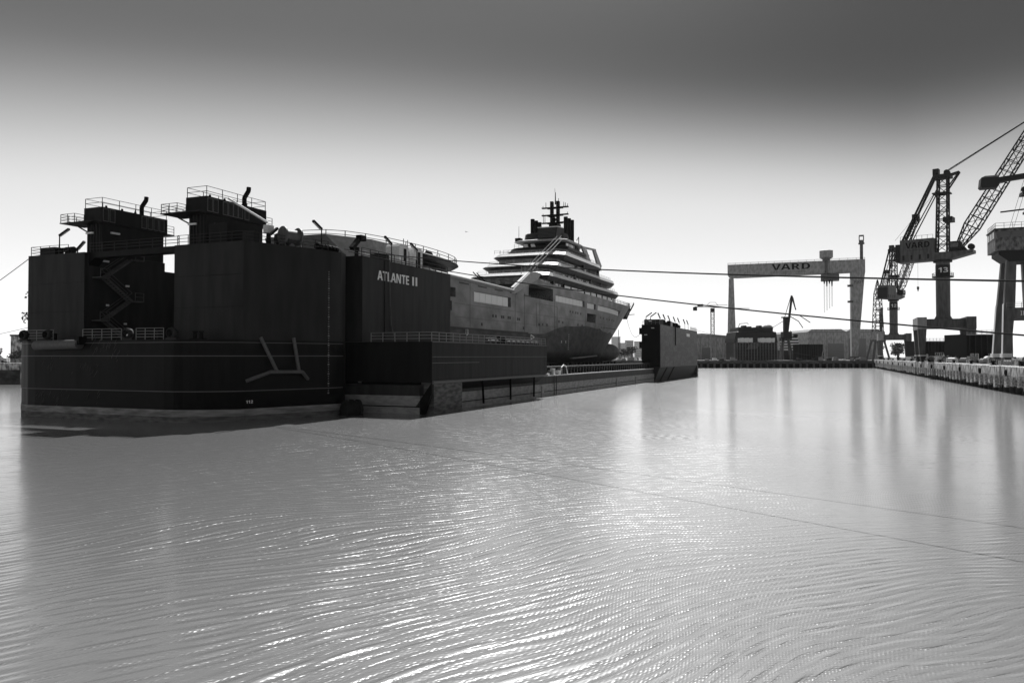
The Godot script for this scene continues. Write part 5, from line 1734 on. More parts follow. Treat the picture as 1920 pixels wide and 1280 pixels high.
	c.extrude(Vector3(2.6, 37.4, 2.0), Vector3(1, 0, 0), Vector3.UP, PackedVector2Array([Vector2(0, 0), Vector2(3.4, 0), Vector2(4.0, 1.6), Vector2(3.4, 3.0), Vector2(0, 3.0)]), Vector3(0, 0, 2.2))
	var cab := part(u, "operator_cabin", c, M.steel_dark)
	part(cab, "pane", MB.new().span(Vector3(3.2, 38.4, 4.2), Vector3(5.6, 39.9, 4.28)), M.glass)
	c = MB.new()
	for s in [-1.6, 1.6]:
		c.extrude(Vector3(0, 0, s - 0.2), Vector3(1, 0, 0), Vector3.UP, PackedVector2Array([Vector2(2.2, 37.3), Vector2(7.6, 37.3), Vector2(5.2, 40.6), Vector2(3.6, 40.6)]), Vector3(0, 0, 0.4))
	part(u, "boom_foot", c, M.steel_dark)
	c = MB.new()
	c.tube(Vector3(8.6, 38.6, -0.8), Vector3(8.6, 38.6, 0.8), 1.0, 1.0, 14)
	part(u, "rope_drum", c, M.crane_black)
	# zig-zag stair up one portal leg
	c = MB.new()
	for k in 4:
		var xa := -3.0 if k % 2 else 3.0
		c.bar(Vector3(xa, 0.2 + k * 2.8, hz + 1.6), Vector3(-xa, 3.0 + k * 2.8, hz + 1.6), 0.8, 0.1)
		c.bar(Vector3(xa, 1.2 + k * 2.8, hz + 2.0), Vector3(-xa, 4.0 + k * 2.8, hz + 2.0), 0.06, 0.06)
	part(t, "stair", c, M.rail)

func portal_cranes():
	jib_crane("dark portal jib crane numbered 13 with lattice boom rising out of the picture", Vector3(147.4, 5.14, -262), "13", atan2(-0.66, 0.75), deg_to_rad(59), 50.0, true)
	jib_crane("smaller-looking portal jib crane numbered 12 farther down the quay", Vector3(221.5, 5.14, -445), "12", deg_to_rad(40), deg_to_rad(50), 46.0, false)
	# lattice jib crane with a pointed mast
	var t := thing("lattice_crane", "slim old crane with a pointed lattice mast on splayed legs, left of crane 12", "crane", Vector3(229, 4.4, -480))
	var b := MB.new()
	b.lattice(Vector3(0, 18, 0), Vector3(0, 42, 0), 5.0, 3.2, 7, 0.24, Vector3(1, 0, 0), 0.16)
	b.lattice(Vector3(0, 42, 0), Vector3(0, 50.5, 0), 3.2, 0.3, 3, 0.2, Vector3(1, 0, 0), 0.14)
	part(t, "mast", b, M.crane_black)
	part(t, "machine_house", MB.new().span(Vector3(-2.8, 13.0, -3), Vector3(3.0, 18.0, 3)), M.crane_pale)
	part(t, "jib", MB.new().bar(Vector3(1.2, 18, 1.8), Vector3(1.6, 33, 1.8), 1.6, 0.8), M.crane_grey)
	for x in [-1.0, 1.0]:
		for z in [-1.0, 1.0]:
			part(t, "leg", MB.new().bar(Vector3(x * 2.6, 12.5, z * 2.6), Vector3(x * 5.2, 0, z * 4.5), 1.1, 1.1), M.crane_grey)
	part(t, "portal", MB.new().span(Vector3(-3.4, 11.8, -3.4), Vector3(3.4, 13.0, 3.4)), M.crane_grey)
	iron_crane()

func iron_crane():
	var t := thing("portal_crane", "tall portal crane with wide overhanging cabin, cut by the right edge of the picture", "crane", Vector3(112.5, 5.14, -170), TURN)
	for x in [-4.4, 4.4]:
		for z in [-1.0, 1.0]:
			var b := MB.new()
			var fo := Vector3(x * 1.25, 1.6, z * 3.6); var top := Vector3(x * 0.6, 24.2, z * 1.9)
			var mid := fo.lerp(top, 0.52)
			b.rings([[1.6, sq(fo, 0.85, 0.7)], [12.4, sq(mid, 1.05, 1.0)], [14.0, sq(fo.lerp(top, 0.6), 0.95, 1.0)], [24.2, sq(top, 0.9, 0.9)]])
			var leg := part(t, "leg", b, M.crane_grey)
			b = MB.new()
			b.bar(fo + Vector3(0, 0, -0.74), mid + Vector3(0, 0, -1.04), 0.08, 1.5, Vector3(1, 0, 0))
			part(leg, "lit_edge_strip", b, M.white_paint)  # sunlight on the leg's left side, put in as a white strip
			b = MB.new()
			b.span(Vector3(fo.x - 2.2, 0.7, fo.z - 0.6), Vector3(fo.x + 2.2, 1.6, fo.z + 0.6))
			for w in 3: b.tube(Vector3(fo.x - 1.4 + w * 1.4, 0.45, fo.z - 0.3), Vector3(fo.x - 1.4 + w * 1.4, 0.45, fo.z + 0.3), 0.45, 0.45, 12)
			part(t, "bogie", b, M.steel_dark)
			part(t, "wheel_guard", MB.new().span(Vector3(fo.x - 1.5, 1.62, fo.z - 0.9), Vector3(fo.x + 1.5, 2.5, fo.z + 0.9)), M.white_paint)
	part(t, "cross_beam", MB.new().span(Vector3(-5.6, 10.0, -3.6), Vector3(-3.6, 12.4, 3.6)), M.crane_grey)
	part(t, "cross_beam", MB.new().span(Vector3(3.6, 10.0, -3.6), Vector3(5.6, 12.4, 3.6)), M.crane_grey)
	lettering(t, "IRON", 0.95, 2.9, Vector3(-5.63, 11.2, 0.6), Basis(Vector3.UP, -PI / 2), M.lamp_housing, false, "lettering", 0.05)
	var b := MB.new()
	b.rail([Vector3(-5.5, 12.4, -3.4), Vector3(-5.5, 12.4, 3.6)], 1.1, 1.4, 3, 0.04)
	part(t, "beam_railing", b, M.rail)
	b = MB.new()
	b.extrude(Vector3(-4, 0, 0), Vector3(0, 0, 1), Vector3.UP, PackedVector2Array([Vector2(-4.5, 24.2), Vector2(-4.5, 25.0), Vector2(6, 25.0), Vector2(6, 24.2), Vector2(3, 22.6), Vector2(-2.5, 22.6)]), Vector3(8, 0, 0))
	part(t, "turntable", b, M.steel_dark)
	b = MB.new()
	b.span(Vector3(-4.6, 25.0, -5.2), Vector3(4.6, 29.6, 9.5))
	var house := part(t, "machine_house", b, M.crane_cabin)
	for k in 5:
		part(house, "pane", MB.new().span(Vector3(-4.68, 27.8, -4.8 + k * 2.7), Vector3(-4.6, 29.2, -2.5 + k * 2.7)), M.glass)
	for k in 3:
		part(house, "pane", MB.new().span(Vector3(-4.0 + k * 2.8, 27.8, -5.28), Vector3(-1.8 + k * 2.8, 29.2, -5.2)), M.glass)
	part(house, "roof_edge", MB.new().span(Vector3(-4.8, 29.6, -5.4), Vector3(4.8, 29.85, 9.7)), M.steel_dark)
	b = MB.new()
	b.rail([Vector3(-4.5, 29.85, 9.4), Vector3(-4.5, 29.85, -5.1), Vector3(4.5, 29.85, -5.1)], 1.2, 1.6, 2, 0.04)
	part(house, "roof_railing", b, M.rail)
	b = MB.new()
	b.lattice(Vector3(0, 29.85, 3.4), Vector3(0, 44, 3.4), 2.6, 2.2, 6, 0.25, Vector3(1, 0, 0), 0.14)
	b.span(Vector3(-1.8, 33.5, 1.2), Vector3(1.8, 34.0, 5.5)).span(Vector3(-1.8, 37.5, 0.6), Vector3(1.8, 38.2, 5.5))
	b.tube(Vector3(-0.3, 38.9, 1.2), Vector3(0.3, 38.9, 1.2), 0.6, 0.6, 12)
	part(t, "mast", b, M.crane_black)
	b = MB.new()
	b.bar(Vector3(0, 41.2, -5.2), Vector3(0, 42.6, 9), 1.4, 1.1)
	part(t, "balance_arm", b, M.crane_black)
	b = MB.new()
	b.rings([[39.6, sq(Vector3(0, 0, -5.6), 1.4, 1.5)], [40.0, sq(Vector3(0, 0, -5.6), 1.6, 1.8)], [41.9, sq(Vector3(0, 0, -5.5), 1.6, 1.7)], [42.3, sq(Vector3(0, 0, -5.2), 1.2, 1.2)]])
	part(t, "counterweight", b, M.crane_black)
	part(t, "jib_rod", MB.new().bar(Vector3(-1.4, 33.9, -3.6), Vector3(-1.4, 34.6, 6), 0.3, 0.3), M.crane_black)
	for z in [-1.0, -0.2]: part(t, "stay_wire", MB.new().tube(Vector3(0, 29.9, z - 0.8), Vector3(0, 41, z + 2.2), 0.04, 0.04, 5), M.crane_black)
	for k in 3:
		b = MB.new()
		b.bar(Vector3(-5.2, 0.5 + k * 3.0, 4.8), Vector3(5.2, 3.5 + k * 3.0, 4.8), 0.9, 0.14)
		b.bar(Vector3(-5.2, 1.6 + k * 3.0, 5.2), Vector3(5.2, 4.6 + k * 3.0, 5.2), 0.08, 0.08)
		part(t, "stair", b, M.rail)
	b = MB.new()
	for k in 10: b.span(Vector3(-6.5, 2.2 + k * 0.95, 2.7), Vector3(-6.2, 2.4 + k * 0.95, 3.1))
	part(t, "ladder", b, M.rail)

func sq(c: Vector3, hx: float, hz: float) -> PackedVector2Array:
	return PackedVector2Array([Vector2(c.x - hx, c.z - hz), Vector2(c.x + hx, c.z - hz), Vector2(c.x + hx, c.z + hz), Vector2(c.x - hx, c.z + hz)])

# ------------------------------------------------------------------ trees
func tree(called: String, label: String, at: Vector3, h: float, w: float, seed_n: int, leaves := 900, group := "", leaf := 0.5):
	rng.seed = seed_n
	var t := thing(called, label, "tree", at, 0.0, group)
	var tb := MB.new()
	tb.tube(Vector3(0, -0.3, 0), Vector3(0, h * 0.5, 0), h * 0.035, h * 0.02, 8)
	var tips := []
	var limbs := 26 if called == "sparse_tree" else 9
	for k in limbs:
		var a := TAU * k / 9.0 + rng.randf() * 0.6
		var e := Vector3(cos(a) * w * rng.randf_range(0.2, 0.42), h * rng.randf_range(0.5, 0.92), sin(a) * w * rng.randf_range(0.2, 0.42))
		tb.tube(Vector3(0, h * rng.randf_range(0.28, 0.48), 0), e, h * 0.014, h * (0.006 if called == "sparse_tree" else 0.005), 5)
		tips.append(e)
	part(t, "trunk", tb, M.bark)
	var cb := MB.new()
	for k in leaves:
		var c: Vector3 = tips[rng.randi() % tips.size()]
		var o := Vector3(rng.randfn(), rng.randfn() * 0.8, rng.randfn()) * w * (0.045 if called == "sparse_tree" else 0.12)
		var p := c + o
		if p.y > h: p.y = h - rng.randf() * 0.1 * h
		if p.y < h * 0.25: continue
		var u := Vector3(rng.randfn(), rng.randfn(), rng.randfn()).normalized()
		var v := u.cross(Vector3(rng.randfn(), rng.randfn(), rng.randfn())).normalized()
		var s := leaf * rng.randf_range(0.5, 1.1)
		cb.quad(p - u * s, p + v * s * 0.7, p + u * s, p - v * s * 0.7)
	part(t, "crown", cb, M.leaf)

# ------------------------------------------------------------------ yard beyond the basin
func shed(label: String, at: Vector3, w: float, h: float, d: float, ridge: Array, door: Array):
	var t := thing("shed", label, "building", at)
	var b := MB.new()
	var prof := PackedVector2Array([Vector2(0, 0), Vector2(0, h)])
	for q in ridge: prof.append(Vector2(q[0], q[1]))
	prof.append(Vector2(w, h)); prof.append(Vector2(w, 0))
	b.extrude(Vector3(0, 0, -d), Vector3(1, 0, 0), Vector3.UP, prof, Vector3(0, 0, d))
	part(t, "wall", b, M.shed)
	for q in door:
		part(t, "door", MB.new().span(Vector3(q[0], 0, 0), Vector3(q[1], q[2], 0.25)), M.shed_dark if q[3] > 0 else M.crane_pale)
	for k in int(w / 6.0):
		part(t, "wall_rib", MB.new().span(Vector3(k * 6.0 + 2.9, 0, 0), Vector3(k * 6.0 + 3.1, h - 0.3, 0.12)), M.shed_dark)
	part(t, "eaves", MB.new().span(Vector3(-0.3, h - 0.5, 0), Vector3(w + 0.3, h, 0.3)), M.shed_dark)

func yard():
	shed("wide grey shipyard hall with a low ridged roof behind the gantry's right leg", Vector3(240, 4.4, -622), 60, 22.5, 80, [[3.0, 24.6], [27, 24.8], [31, 22.6], [35, 24.8], [57, 24.6]], [[16, 29, 13, 1.0], [33, 47, 17, 1.0]])
	shed("pale grey shipyard hall left of the gantry crane's slender leg", Vector3(118, 4.4, -566), 46, 17.5, 70, [[22, 19.6]], [[22, 30, 9, 1.0], [1, 9, 12, -1.0]])
	# hull section in scaffolding
	var t := thing("ship_section", "dark ship section in a cage of scaffolding with pale tarpaulins on the far quay", "ship section", Vector3(142.5, 4.5, -492))
	var b := MB.new()
	b.span(Vector3(1.5, 0, -24), Vector3(28, 11.5, -1.5))
	part(t, "lower_hull", b, M.steel_dark)
	b = MB.new()
	b.rings([[11.5, sq(Vector3(14.6, 0, -13), 14.0, 11)], [14.5, sq(Vector3(14.6, 0, -13), 13.5, 11)], [18.2, sq(Vector3(14.8, 0, -13), 12.9, 11)], [18.6, sq(Vector3(14.8, 0, -13), 11.2, 10)], [21.0, sq(Vector3(14.8, 0, -13), 10.8, 10)]])
	part(t, "upper_hull", b, M.steel_dark)
	for q in [[2.8, 12.4], [15.6, 26.6]]:
		b = MB.new()
		for k in 8:
			var x0: float = lerpf(q[0], q[1], k / 8.0); var x1: float = lerpf(q[0], q[1], (k + 1) / 8.0)
			b.bar(Vector3(x0, 12.9, -1.6 + 0.5 * (k % 2)), Vector3(x1, 12.9, -1.1 - 0.5 * (k % 2)), 0.12, 2.7 + 0.25 * (k % 3))
		part(t, "tarpaulin", b, M.white_paint)
	b = MB.new()
	b.extrude(Vector3(0, 0, -1.2), Vector3(1, 0, 0), Vector3.UP, PackedVector2Array([Vector2(8, 7), Vector2(11, 11), Vector2(16, 12), Vector2(16.5, 9), Vector2(14, 7.3)]), Vector3(0, 0, 0.25))
	part(t, "hanging_net", b, M.crane_grey)
	for i in 17:
		b = MB.new()
		b.tube(Vector3(i * 1.85, 0, 0), Vector3(i * 1.85, 11.0 + (i * 7 % 4) * 0.4, 0), 0.13, 0.13, 5)
		part(t, "scaffold_pole", b, M.crane_pale)
	for k in 6:
		b = MB.new()
		b.bar(Vector3(-0.4, 1.4 + k * 1.9, 0.1), Vector3(30.2, 1.4 + k * 1.9, 0.1), 0.12, 0.14)
		part(t, "scaffold_ledger", b, M.crane_grey)
	for k in 7:
		b = MB.new()
		var x := 4.5 + k * 3.3
		b.span(Vector3(x, 21.0, -12), Vector3(x + 2.0, 21.4 + (k * 5 % 3) * 0.6, -6))
		part(t, "roof_gear", b, M.steel_dark)
	b = MB.new()
	b.path([Vector3(4, 21, -4), Vector3(4.6, 23.6, -4), Vector3(9.8, 24.0, -4), Vector3(10.4, 23.3, -4)], 0.22, 5)
	part(t, "arched_frame", b, M.steel_dark)
	b = MB.new()
	b.ball(Vector3(23.5, 20.6, -6), Vector3(3.6, 2.6, 3.0), 14, 8)
	part(t, "cover", b, M.crane_pale)
	for k in 3:
		part(t, "side_scaffold", MB.new().tube(Vector3(30 + k * 1.2, 0, -2), Vector3(30 + k * 1.2, 16 - k * 2.0, -2), 0.14, 0.14, 5), M.crane_pale)
	# slewing tower crane
	t = thing("tower_crane", "pale lattice tower crane with a short counter jib left of the gantry", "crane", Vector3(136, 4.4, -520))
	b = MB.new()
	b.lattice(Vector3(0, 0, 0), Vector3(0, 33, 0), 2.2, 2.2, 14, 0.16, Vector3(1, 0, 0), 0.1)
	part(t, "mast", b, M.crane_pale)
	b = MB.new()
	b.bar(Vector3(-12, 36.2, 0), Vector3(25, 35.0, 0), 1.4, 0.35)
	b.bar(Vector3(-10, 37.2, 0), Vector3(10, 37.4, 0), 0.9, 0.25)
	b.path([Vector3(-4, 37.2, 0), Vector3(-1.8, 39.2, 0), Vector3(2.0, 39.2, 0), Vector3(4, 37.0, 0)], 0.15, 5)
	part(t, "jib", b, M.crane_grey)
	part(t, "counterweight", MB.new().span(Vector3(-13.0, 33.6, -1), Vector3(-10.6, 36.0, 1)), M.crane_black)
	part(t, "ballast", MB.new().span(Vector3(-10, 36.5, -1), Vector3(-6.4, 38.0, 1)), M.crane_black)
	part(t, "cabin", MB.new().span(Vector3(-1.2, 32.6, -1.2), Vector3(1.2, 35.2, 1.3)), M.crane_black)
	# level luffing crane
	t = thing("luffing_crane", "dark luffing crane with crossed jibs beside the scaffolded ship section", "crane", Vector3(183, 4.4, -512))
	b = MB.new()
	for s in [-1.0, 1.0]:
		b.bar(Vector3(s * 4.2, 0, 2), Vector3(s * 1.6, 14, 0), 1.0, 1.0)
		b.bar(Vector3(s * 4.2, 0, -4), Vector3(s * 1.6, 14, -1), 1.0, 1.0)
	part(t, "portal", b, M.crane_grey)
	b = MB.new()
	b.span(Vector3(-2.6, 14, -3), Vector3(2.8, 19, 3))
	b.span(Vector3(-4.4, 12.8, -1), Vector3(-2.4, 15.2, 2.2))
	part(t, "machine_house", b, M.crane_black)
	b = MB.new()
	b.span(Vector3(-1.6, 19, -1.4), Vector3(1.0, 29, 1.4))
	b.span(Vector3(-3.0, 28.2, -1), Vector3(1.0, 29.0, 1))
	part(t, "mast", b, M.crane_black)
	part(t, "jib", MB.new().bar(Vector3(0.8, 18, 0), Vector3(4.0, 43.0, 0), 1.2, 1.1), M.crane_black)
	part(t, "tie_bar", MB.new().bar(Vector3(-1.0, 28.4, 0), Vector3(3.6, 43.4, 0), 0.35, 0.35), M.crane_black)
	b = MB.new()
	b.bar(Vector3(3.6, 43.2, 0), Vector3(6.6, 33.6, 0), 0.9, 0.5)
	b.bar(Vector3(4.8, 42.0, 0), Vector3(6.6, 33.6, 0), 0.5, 0.3)
	part(t, "fly_jib", b, M.crane_black)
	for q in [[Vector3(1.5, 30, 0), Vector3(7.5, 26, 2), Vector3(10.5, 21.5, 2)], [Vector3(2.0, 30.5, 0), Vector3(8, 30, 2), Vector3(15, 25, 3)]]:
		b = MB.new()
		b.path(q, 0.3, 5)
		part(t, "balance_lever", b, M.crane_black)
	part(t, "brace", MB.new().bar(Vector3(-1.2, 26.5, 0), Vector3(-12.0, 20.0, 0), 0.3, 0.3), M.crane_black)
	# white ship superstructure
	t = thing("white_ship", "far white ship superstructure with dark window bands between the cranes", "ship", Vector3(198, 4.4, -560))
	part(t, "hull", MB.new().span(Vector3(-3, 0, -30), Vector3(16, 7, 0)), M.steel_dark)
	for k in 5:
		part(t, "deck", MB.new().span(Vector3(1.0 + k * 0.3, 7 + k * 2.0, -12), Vector3(12.6 - k * 0.5, 8.1 + k * 2.0, 0.2)), M.white_paint)
		part(t, "window_band", MB.new().span(Vector3(1.3 + k * 0.3, 8.1 + k * 2.0, -11.8), Vector3(12.3 - k * 0.5, 9.0 + k * 2.0, 0)), M.steel_black)
	part(t, "mast", MB.new().tube(Vector3(6.5, 17, -3), Vector3(6.5, 21.5, -3), 0.35, 0.2, 6), M.steel_black)
	part(t, "funnel", MB.new().span(Vector3(9.6, 17, -6), Vector3(11.8, 19, -3)), M.steel_black)
	# dark blocks and clutter on the far quay
	var spec := [[186, 8.6, 10.5, "black ship block standing right of the white ship"], [195.6, 7.6, 10.5, "black ship block standing in front of the ridged hall"]]
	for q in spec:
		var bt := thing("hull_block", q[3], "ship block", Vector3(q[0], 4.4, -500))
		part(bt, "shell", MB.new().span(Vector3(0, 0, -8), Vector3(q[1], q[2], 0)), M.steel_black)
		for k in 5: part(bt, "frame", MB.new().span(Vector3(q[1] * (k + 0.5) / 5.0 - 0.1, 0.2, 0), Vector3(q[1] * (k + 0.5) / 5.0 + 0.1, q[2] - 0.2, 0.2)), M.steel_dark)
	rng.seed = 17
	for k in 26:
		var x := rng.randf_range(118, 250)
		if absf(x - 157) < 18: x += 40
		var c := MB.new()
		var w := rng.randf_range(1.2, 4.0); var h := rng.randf_range(0.8, 2.4); var d := rng.randf_range(1, 3)
		c.rings([[0.0, sq(Vector3.ZERO, w / 2, d / 2)], [h * 0.8, sq(Vector3.ZERO, w / 2, d / 2)], [h, sq(Vector3.ZERO, w / 2.4, d / 2.4)]])
		solo("crate", c, [M.white_paint, M.scrap, M.steel_dark, M.scrap][k % 4], "%s low crate on the far quay, %s" % [["white", "grey", "dark", "grey"][k % 4], "left of the ship section" if x < 142 else "below the ship section and cranes" if x < 200 else "right of the black ship blocks"], "crate", Vector3(x, 4.4, -464 - rng.randf() * 10), rng.randf() * 0.6, "clutter on the far quay")
	# bare A-frame stand on the far quay
	var af := MB.new()
	for s in [-1.0, 1.0]: af.bar(Vector3(s * 1.4, 0, 0), Vector3(0, 7, 0), 0.3, 0.3)
	af.bar(Vector3(-0.8, 3, 0), Vector3(0.8, 3, 0), 0.2, 0.2)
	af.tube(Vector3(0, 6.5, 0), Vector3(0, 10.5, 0), 0.2, 0.12, 6)
	solo("stand", af, M.crane_pale, "pale A-frame stand between the two black ship blocks", "stand", Vector3(194, 4.4, -478))
	# trees behind the right quay
	for k in 13:
		tree("broadleaf_tree", "rounded tree in the hazy row behind the cranes on the right quay", Vector3(300 + k * 6.5 + 3 * sin(k * 2.3), 4.4, -640 - 8 * (k % 3)), 12.5 + 2.5 * sin(k * 1.7), 9.5, 100 + k, 520, "row of trees behind the right quay", 0.8)

# ------------------------------------------------------------------ things on the right quay and the left bank
func quay_things():
	var p0 := Vector3(89.3, 0, -134); var d := (Vector3(216.2, 0, -458) - p0).normalized(); var r := Vector3(-d.z, 0, d.x)
	var q := func(s: float, t: float) -> Vector3: return p0 + d * s + r * t + Vector3(0, 5.2, 0)
	var turn := atan2(-d.z, d.x)
	for k in 14:
		var b := MB.new()
		b.tube(Vector3.ZERO, Vector3(0, 0.55, 0), 0.32, 0.26, 12)
		b.tube(Vector3(0, 0.55, 0), Vector3(0, 0.85, 0), 0.5, 0.42, 12)
		b.tube(Vector3(0, -0.001, 0), Vector3(0, 0.12, 0), 0.55, 0.55, 12)
		solo("bollard", b, M.steel_black, "squat dark mooring bollard, number %s along the right quay edge counted from the right" % ["one", "two", "three", "four", "five", "six", "seven", "eight", "nine", "ten", "eleven", "twelve", "thirteen", "fourteen"][k], "bollard", q.call(6.0 + k * 24.0, 1.1), 0, "bollards on the right quay")
	# hull blocks behind the cranes
	var blocks := [[Vector3(137.5, 5.14, -232), 14.0, 8.6, 12.0, "big black hull block between crane 13 and the cut-off crane"], [Vector3(178, 5.14, -335), 12.0, 8.6, 12.0, "black hull block seen under the portal of crane 13"]]
	for h in blocks:
		var t := thing("hull_block", h[4], "ship block", h[0])
		part(t, "shell", MB.new().span(Vector3(0, 0, -h[3]), Vector3(h[1], h[2], 0)), M.steel_black)
		for k in 8: part(t, "frame", MB.new().span(Vector3(h[1] * (k + 0.5) / 8.0 - 0.12, 0.2, 0), Vector3(h[1] * (k + 0.5) / 8.0 + 0.12, h[2] - 0.2, 0.22)), M.steel_dark)
		var b := MB.new()
		b.rail([Vector3(0.1, h[2], -0.1), Vector3(h[1] - 0.1, h[2], -0.1)], 1.2, 1.5, 3, 0.05)
		part(t, "railing", b, M.rail)
		part(t, "deck_edge", MB.new().span(Vector3(-0.1, h[2] - 0.3, 0), Vector3(h[1], h[2], 0.3)), M.crane_pale)
	# scaffold towers
	for s in [[Vector3(150, 5.14, -236), 7.5, "white scaffold tower beside the big black hull block"], [Vector3(190.5, 5.14, -332), 6.5, "pale scaffold tower with platforms under crane 13"], [Vector3(109, 5.2, -158), 4.6, "low scaffold frame near the right edge of the picture"]]:
		var t := thing("scaffold_tower", s[2], "scaffold", s[0], TURN)
		for x in [-1.4, 1.4]:
			for z in [-1.4, 1.4]: part(t, "pole", MB.new().tube(Vector3(x, 0, z), Vector3(x, s[1], z), 0.06, 0.06, 5), M.rail)
		var y := 1.2
		while y < s[1]:
			var b := MB.new()
			b.rail([Vector3(-1.4, y - 1.0, -1.4), Vector3(-1.4, y - 1.0, 1.4), Vector3(1.4, y - 1.0, 1.4)], 1.0, 2.8, 2, 0.04)
			b.span(Vector3(-1.4, y - 0.08, -1.4), Vector3(1.4, y, 1.4))
			part(t, "platform", b, M.scrap)
			y += 1.6
	var zone := func(s: float, t: float) -> String:
		var far := "near the cut-off crane" if s < 70 else "beside the portal of crane 13" if s < 165 else "between cranes 13 and 12" if s < 270 else "beyond crane 12"
		return ("at the quay edge " if t < 6.0 else "set back from the edge ") + far
	# crates, drums, cabins and pallets along the quay, each its own thing
	rng.seed = 23
	var kinds := ["white", "grey", "dark"]
	var mats := [M.white_paint, M.scrap, M.steel_dark]
	for k in 64:
		var s := rng.randf_range(2, 320) * (0.4 + 0.6 * rng.randf()); var t := rng.randf_range(3.2, 20.0)
		var w := rng.randf_range(0.8, 2.8); var h := rng.randf_range(0.6, 2.0); var dd := rng.randf_range(0.8, 2.2)
		var m := rng.randi() % 3
		var b := MB.new()
		b.span(Vector3(-w / 2, 0.12, -dd / 2), Vector3(w / 2, h, dd / 2))
		for z in [-0.4, 0.4]: b.span(Vector3(-w / 2, 0, z * dd - 0.08), Vector3(w / 2, 0.12, z * dd + 0.08))
		for y in [0.3, 0.7]: b.span(Vector3(-w / 2 - 0.04, h * y, -dd / 2 - 0.04), Vector3(w / 2 + 0.04, h * y + 0.1, dd / 2 + 0.04))
		solo("crate", b, mats[m], "%s slatted crate %s" % [kinds[m], zone.call(s, t)], "crate", q.call(s, t), turn + rng.randf_range(-0.4, 0.4), "%s crates %s" % [kinds[m], zone.call(s, t)])
	for k in 34:
		var b := MB.new()
		b.tube(Vector3.ZERO, Vector3(0, 0.9, 0), 0.3, 0.3, 12)
		for y in [0.0, 0.3, 0.6, 0.86]: b.tube(Vector3(0, y, 0), Vector3(0, y + 0.04, 0), 0.32, 0.32, 12)
		var m := k % 2
		var s := rng.randf_range(0, 200) * (0.3 + 0.7 * rng.randf()); var t := rng.randf_range(2.6, 9.0)
		solo("drum", b, [M.white_paint, M.steel_dark][m], "%s oil drum %s" % [["white", "dark"][m], zone.call(s, t)], "drum", q.call(s, t), 0, "%s drums %s" % [["white", "dark"][m], zone.call(s, t)])
	for k in 9:   # cable reels on edge
		var b := MB.new()
		b.tube(Vector3(0, 0.9, -0.4), Vector3(0, 0.9, 0.4), 0.5, 0.5, 12)
		for z in [-0.5, 0.4]: b.tube(Vector3(0, 0.9, z), Vector3(0, 0.9, z + 0.1), 0.9, 0.9, 16)
		solo("cable_reel", b, M.scrap if k % 2 else M.steel_dark, "%s wooden cable reel standing on edge on the right quay" % ("pale" if k % 2 else "dark"), "cable reel", q.call(8 + k * 21.0, 4.0 + (k * 3 % 5)), rng.randf() * 3, "%s cable reels on the right quay" % ("pale" if k % 2 else "dark"))
	for k in 7:   # lengths of pipe lying on timbers
		var b := MB.new()
		for i in 4: b.tube(Vector3(-3, 0.42 + (0.4 if i == 3 else 0.0), -0.5 + 0.45 * (i % 3) + (0.2 if i == 3 else 0.0)), Vector3(3, 0.42 + (0.4 if i == 3 else 0.0), -0.5 + 0.45 * (i % 3) + (0.2 if i == 3 else 0.0)), 0.21, 0.21, 8)
		for x in [-2.0, 2.0]: b.span(Vector3(x - 0.1, 0, -0.8), Vector3(x + 0.1, 0.21, 0.8))
		solo("pipe_stack", b, M.rail, "stack of steel pipes lying on timbers on the right quay", "pipes", q.call(20 + k * 30.0, 6.0 + k % 3), turn, "pipe stacks on the right quay")
	for k in 16:   # light pipe racks and frames
		var b := MB.new()
		var hh := rng.randf_range(1.4, 3.4); var ww := rng.randf_range(1.5, 3.6)
		for x in 3:
			for z in 2: b.bar(Vector3(x * ww / 2, 0, z * 1.2), Vector3(x * ww / 2, hh, z * 1.2), 0.09, 0.09)
		for y in 3:
			for z in 2: b.bar(Vector3(0, hh * (y + 1) / 3.0, z * 1.2), Vector3(ww, hh * (y + 1) / 3.0, z * 1.2), 0.08, 0.08)
		b.bar(Vector3(0, 0.1, 0), Vector3(ww, hh, 0), 0.06, 0.06)
		var s := 4.0 + k * 11.0 + rng.randf() * 5.0; var t := rng.randf_range(3.0, 13.0)
		solo("pipe_rack", b, M.white_paint if k % 3 else M.rail, "white pipe frame rack, %s" % zone.call(s, t) if k % 3 else "grey pipe frame rack, %s" % zone.call(s, t), "rack", q.call(s, t), turn + rng.randf_range(-0.3, 0.3), "pipe racks on the right quay")
	for k in 12:   # gas tanks lying in cradles
		var b := MB.new()
		var rr := rng.randf_range(0.4, 0.9); var l := rng.randf_range(1.4, 3.0)
		b.tube(Vector3(-l / 2, rr + 0.2, 0), Vector3(l / 2, rr + 0.2, 0), rr, rr, 14)
		b.ball(Vector3(-l / 2, rr + 0.2, 0), Vector3(rr * 0.4, rr, rr), 14, 6)
		b.ball(Vector3(l / 2, rr + 0.2, 0), Vector3(rr * 0.4, rr, rr), 14, 6)
		for x in [-0.3, 0.3]: b.box(Vector3(l * x, 0.2, 0), Vector3(0.2, 0.4, rr * 1.6))
		var s := 3.0 + k * 13.0 + rng.randf() * 6.0; var t := rng.randf_range(3.0, 10.0)
		solo("tank", b, M.white_paint if k % 2 else M.scrap, "%s tank in a cradle, %s" % ["white" if k % 2 else "grey", zone.call(s, t)], "tank", q.call(s, t), turn + rng.randf_range(-0.6, 0.6), "tanks on the right quay")
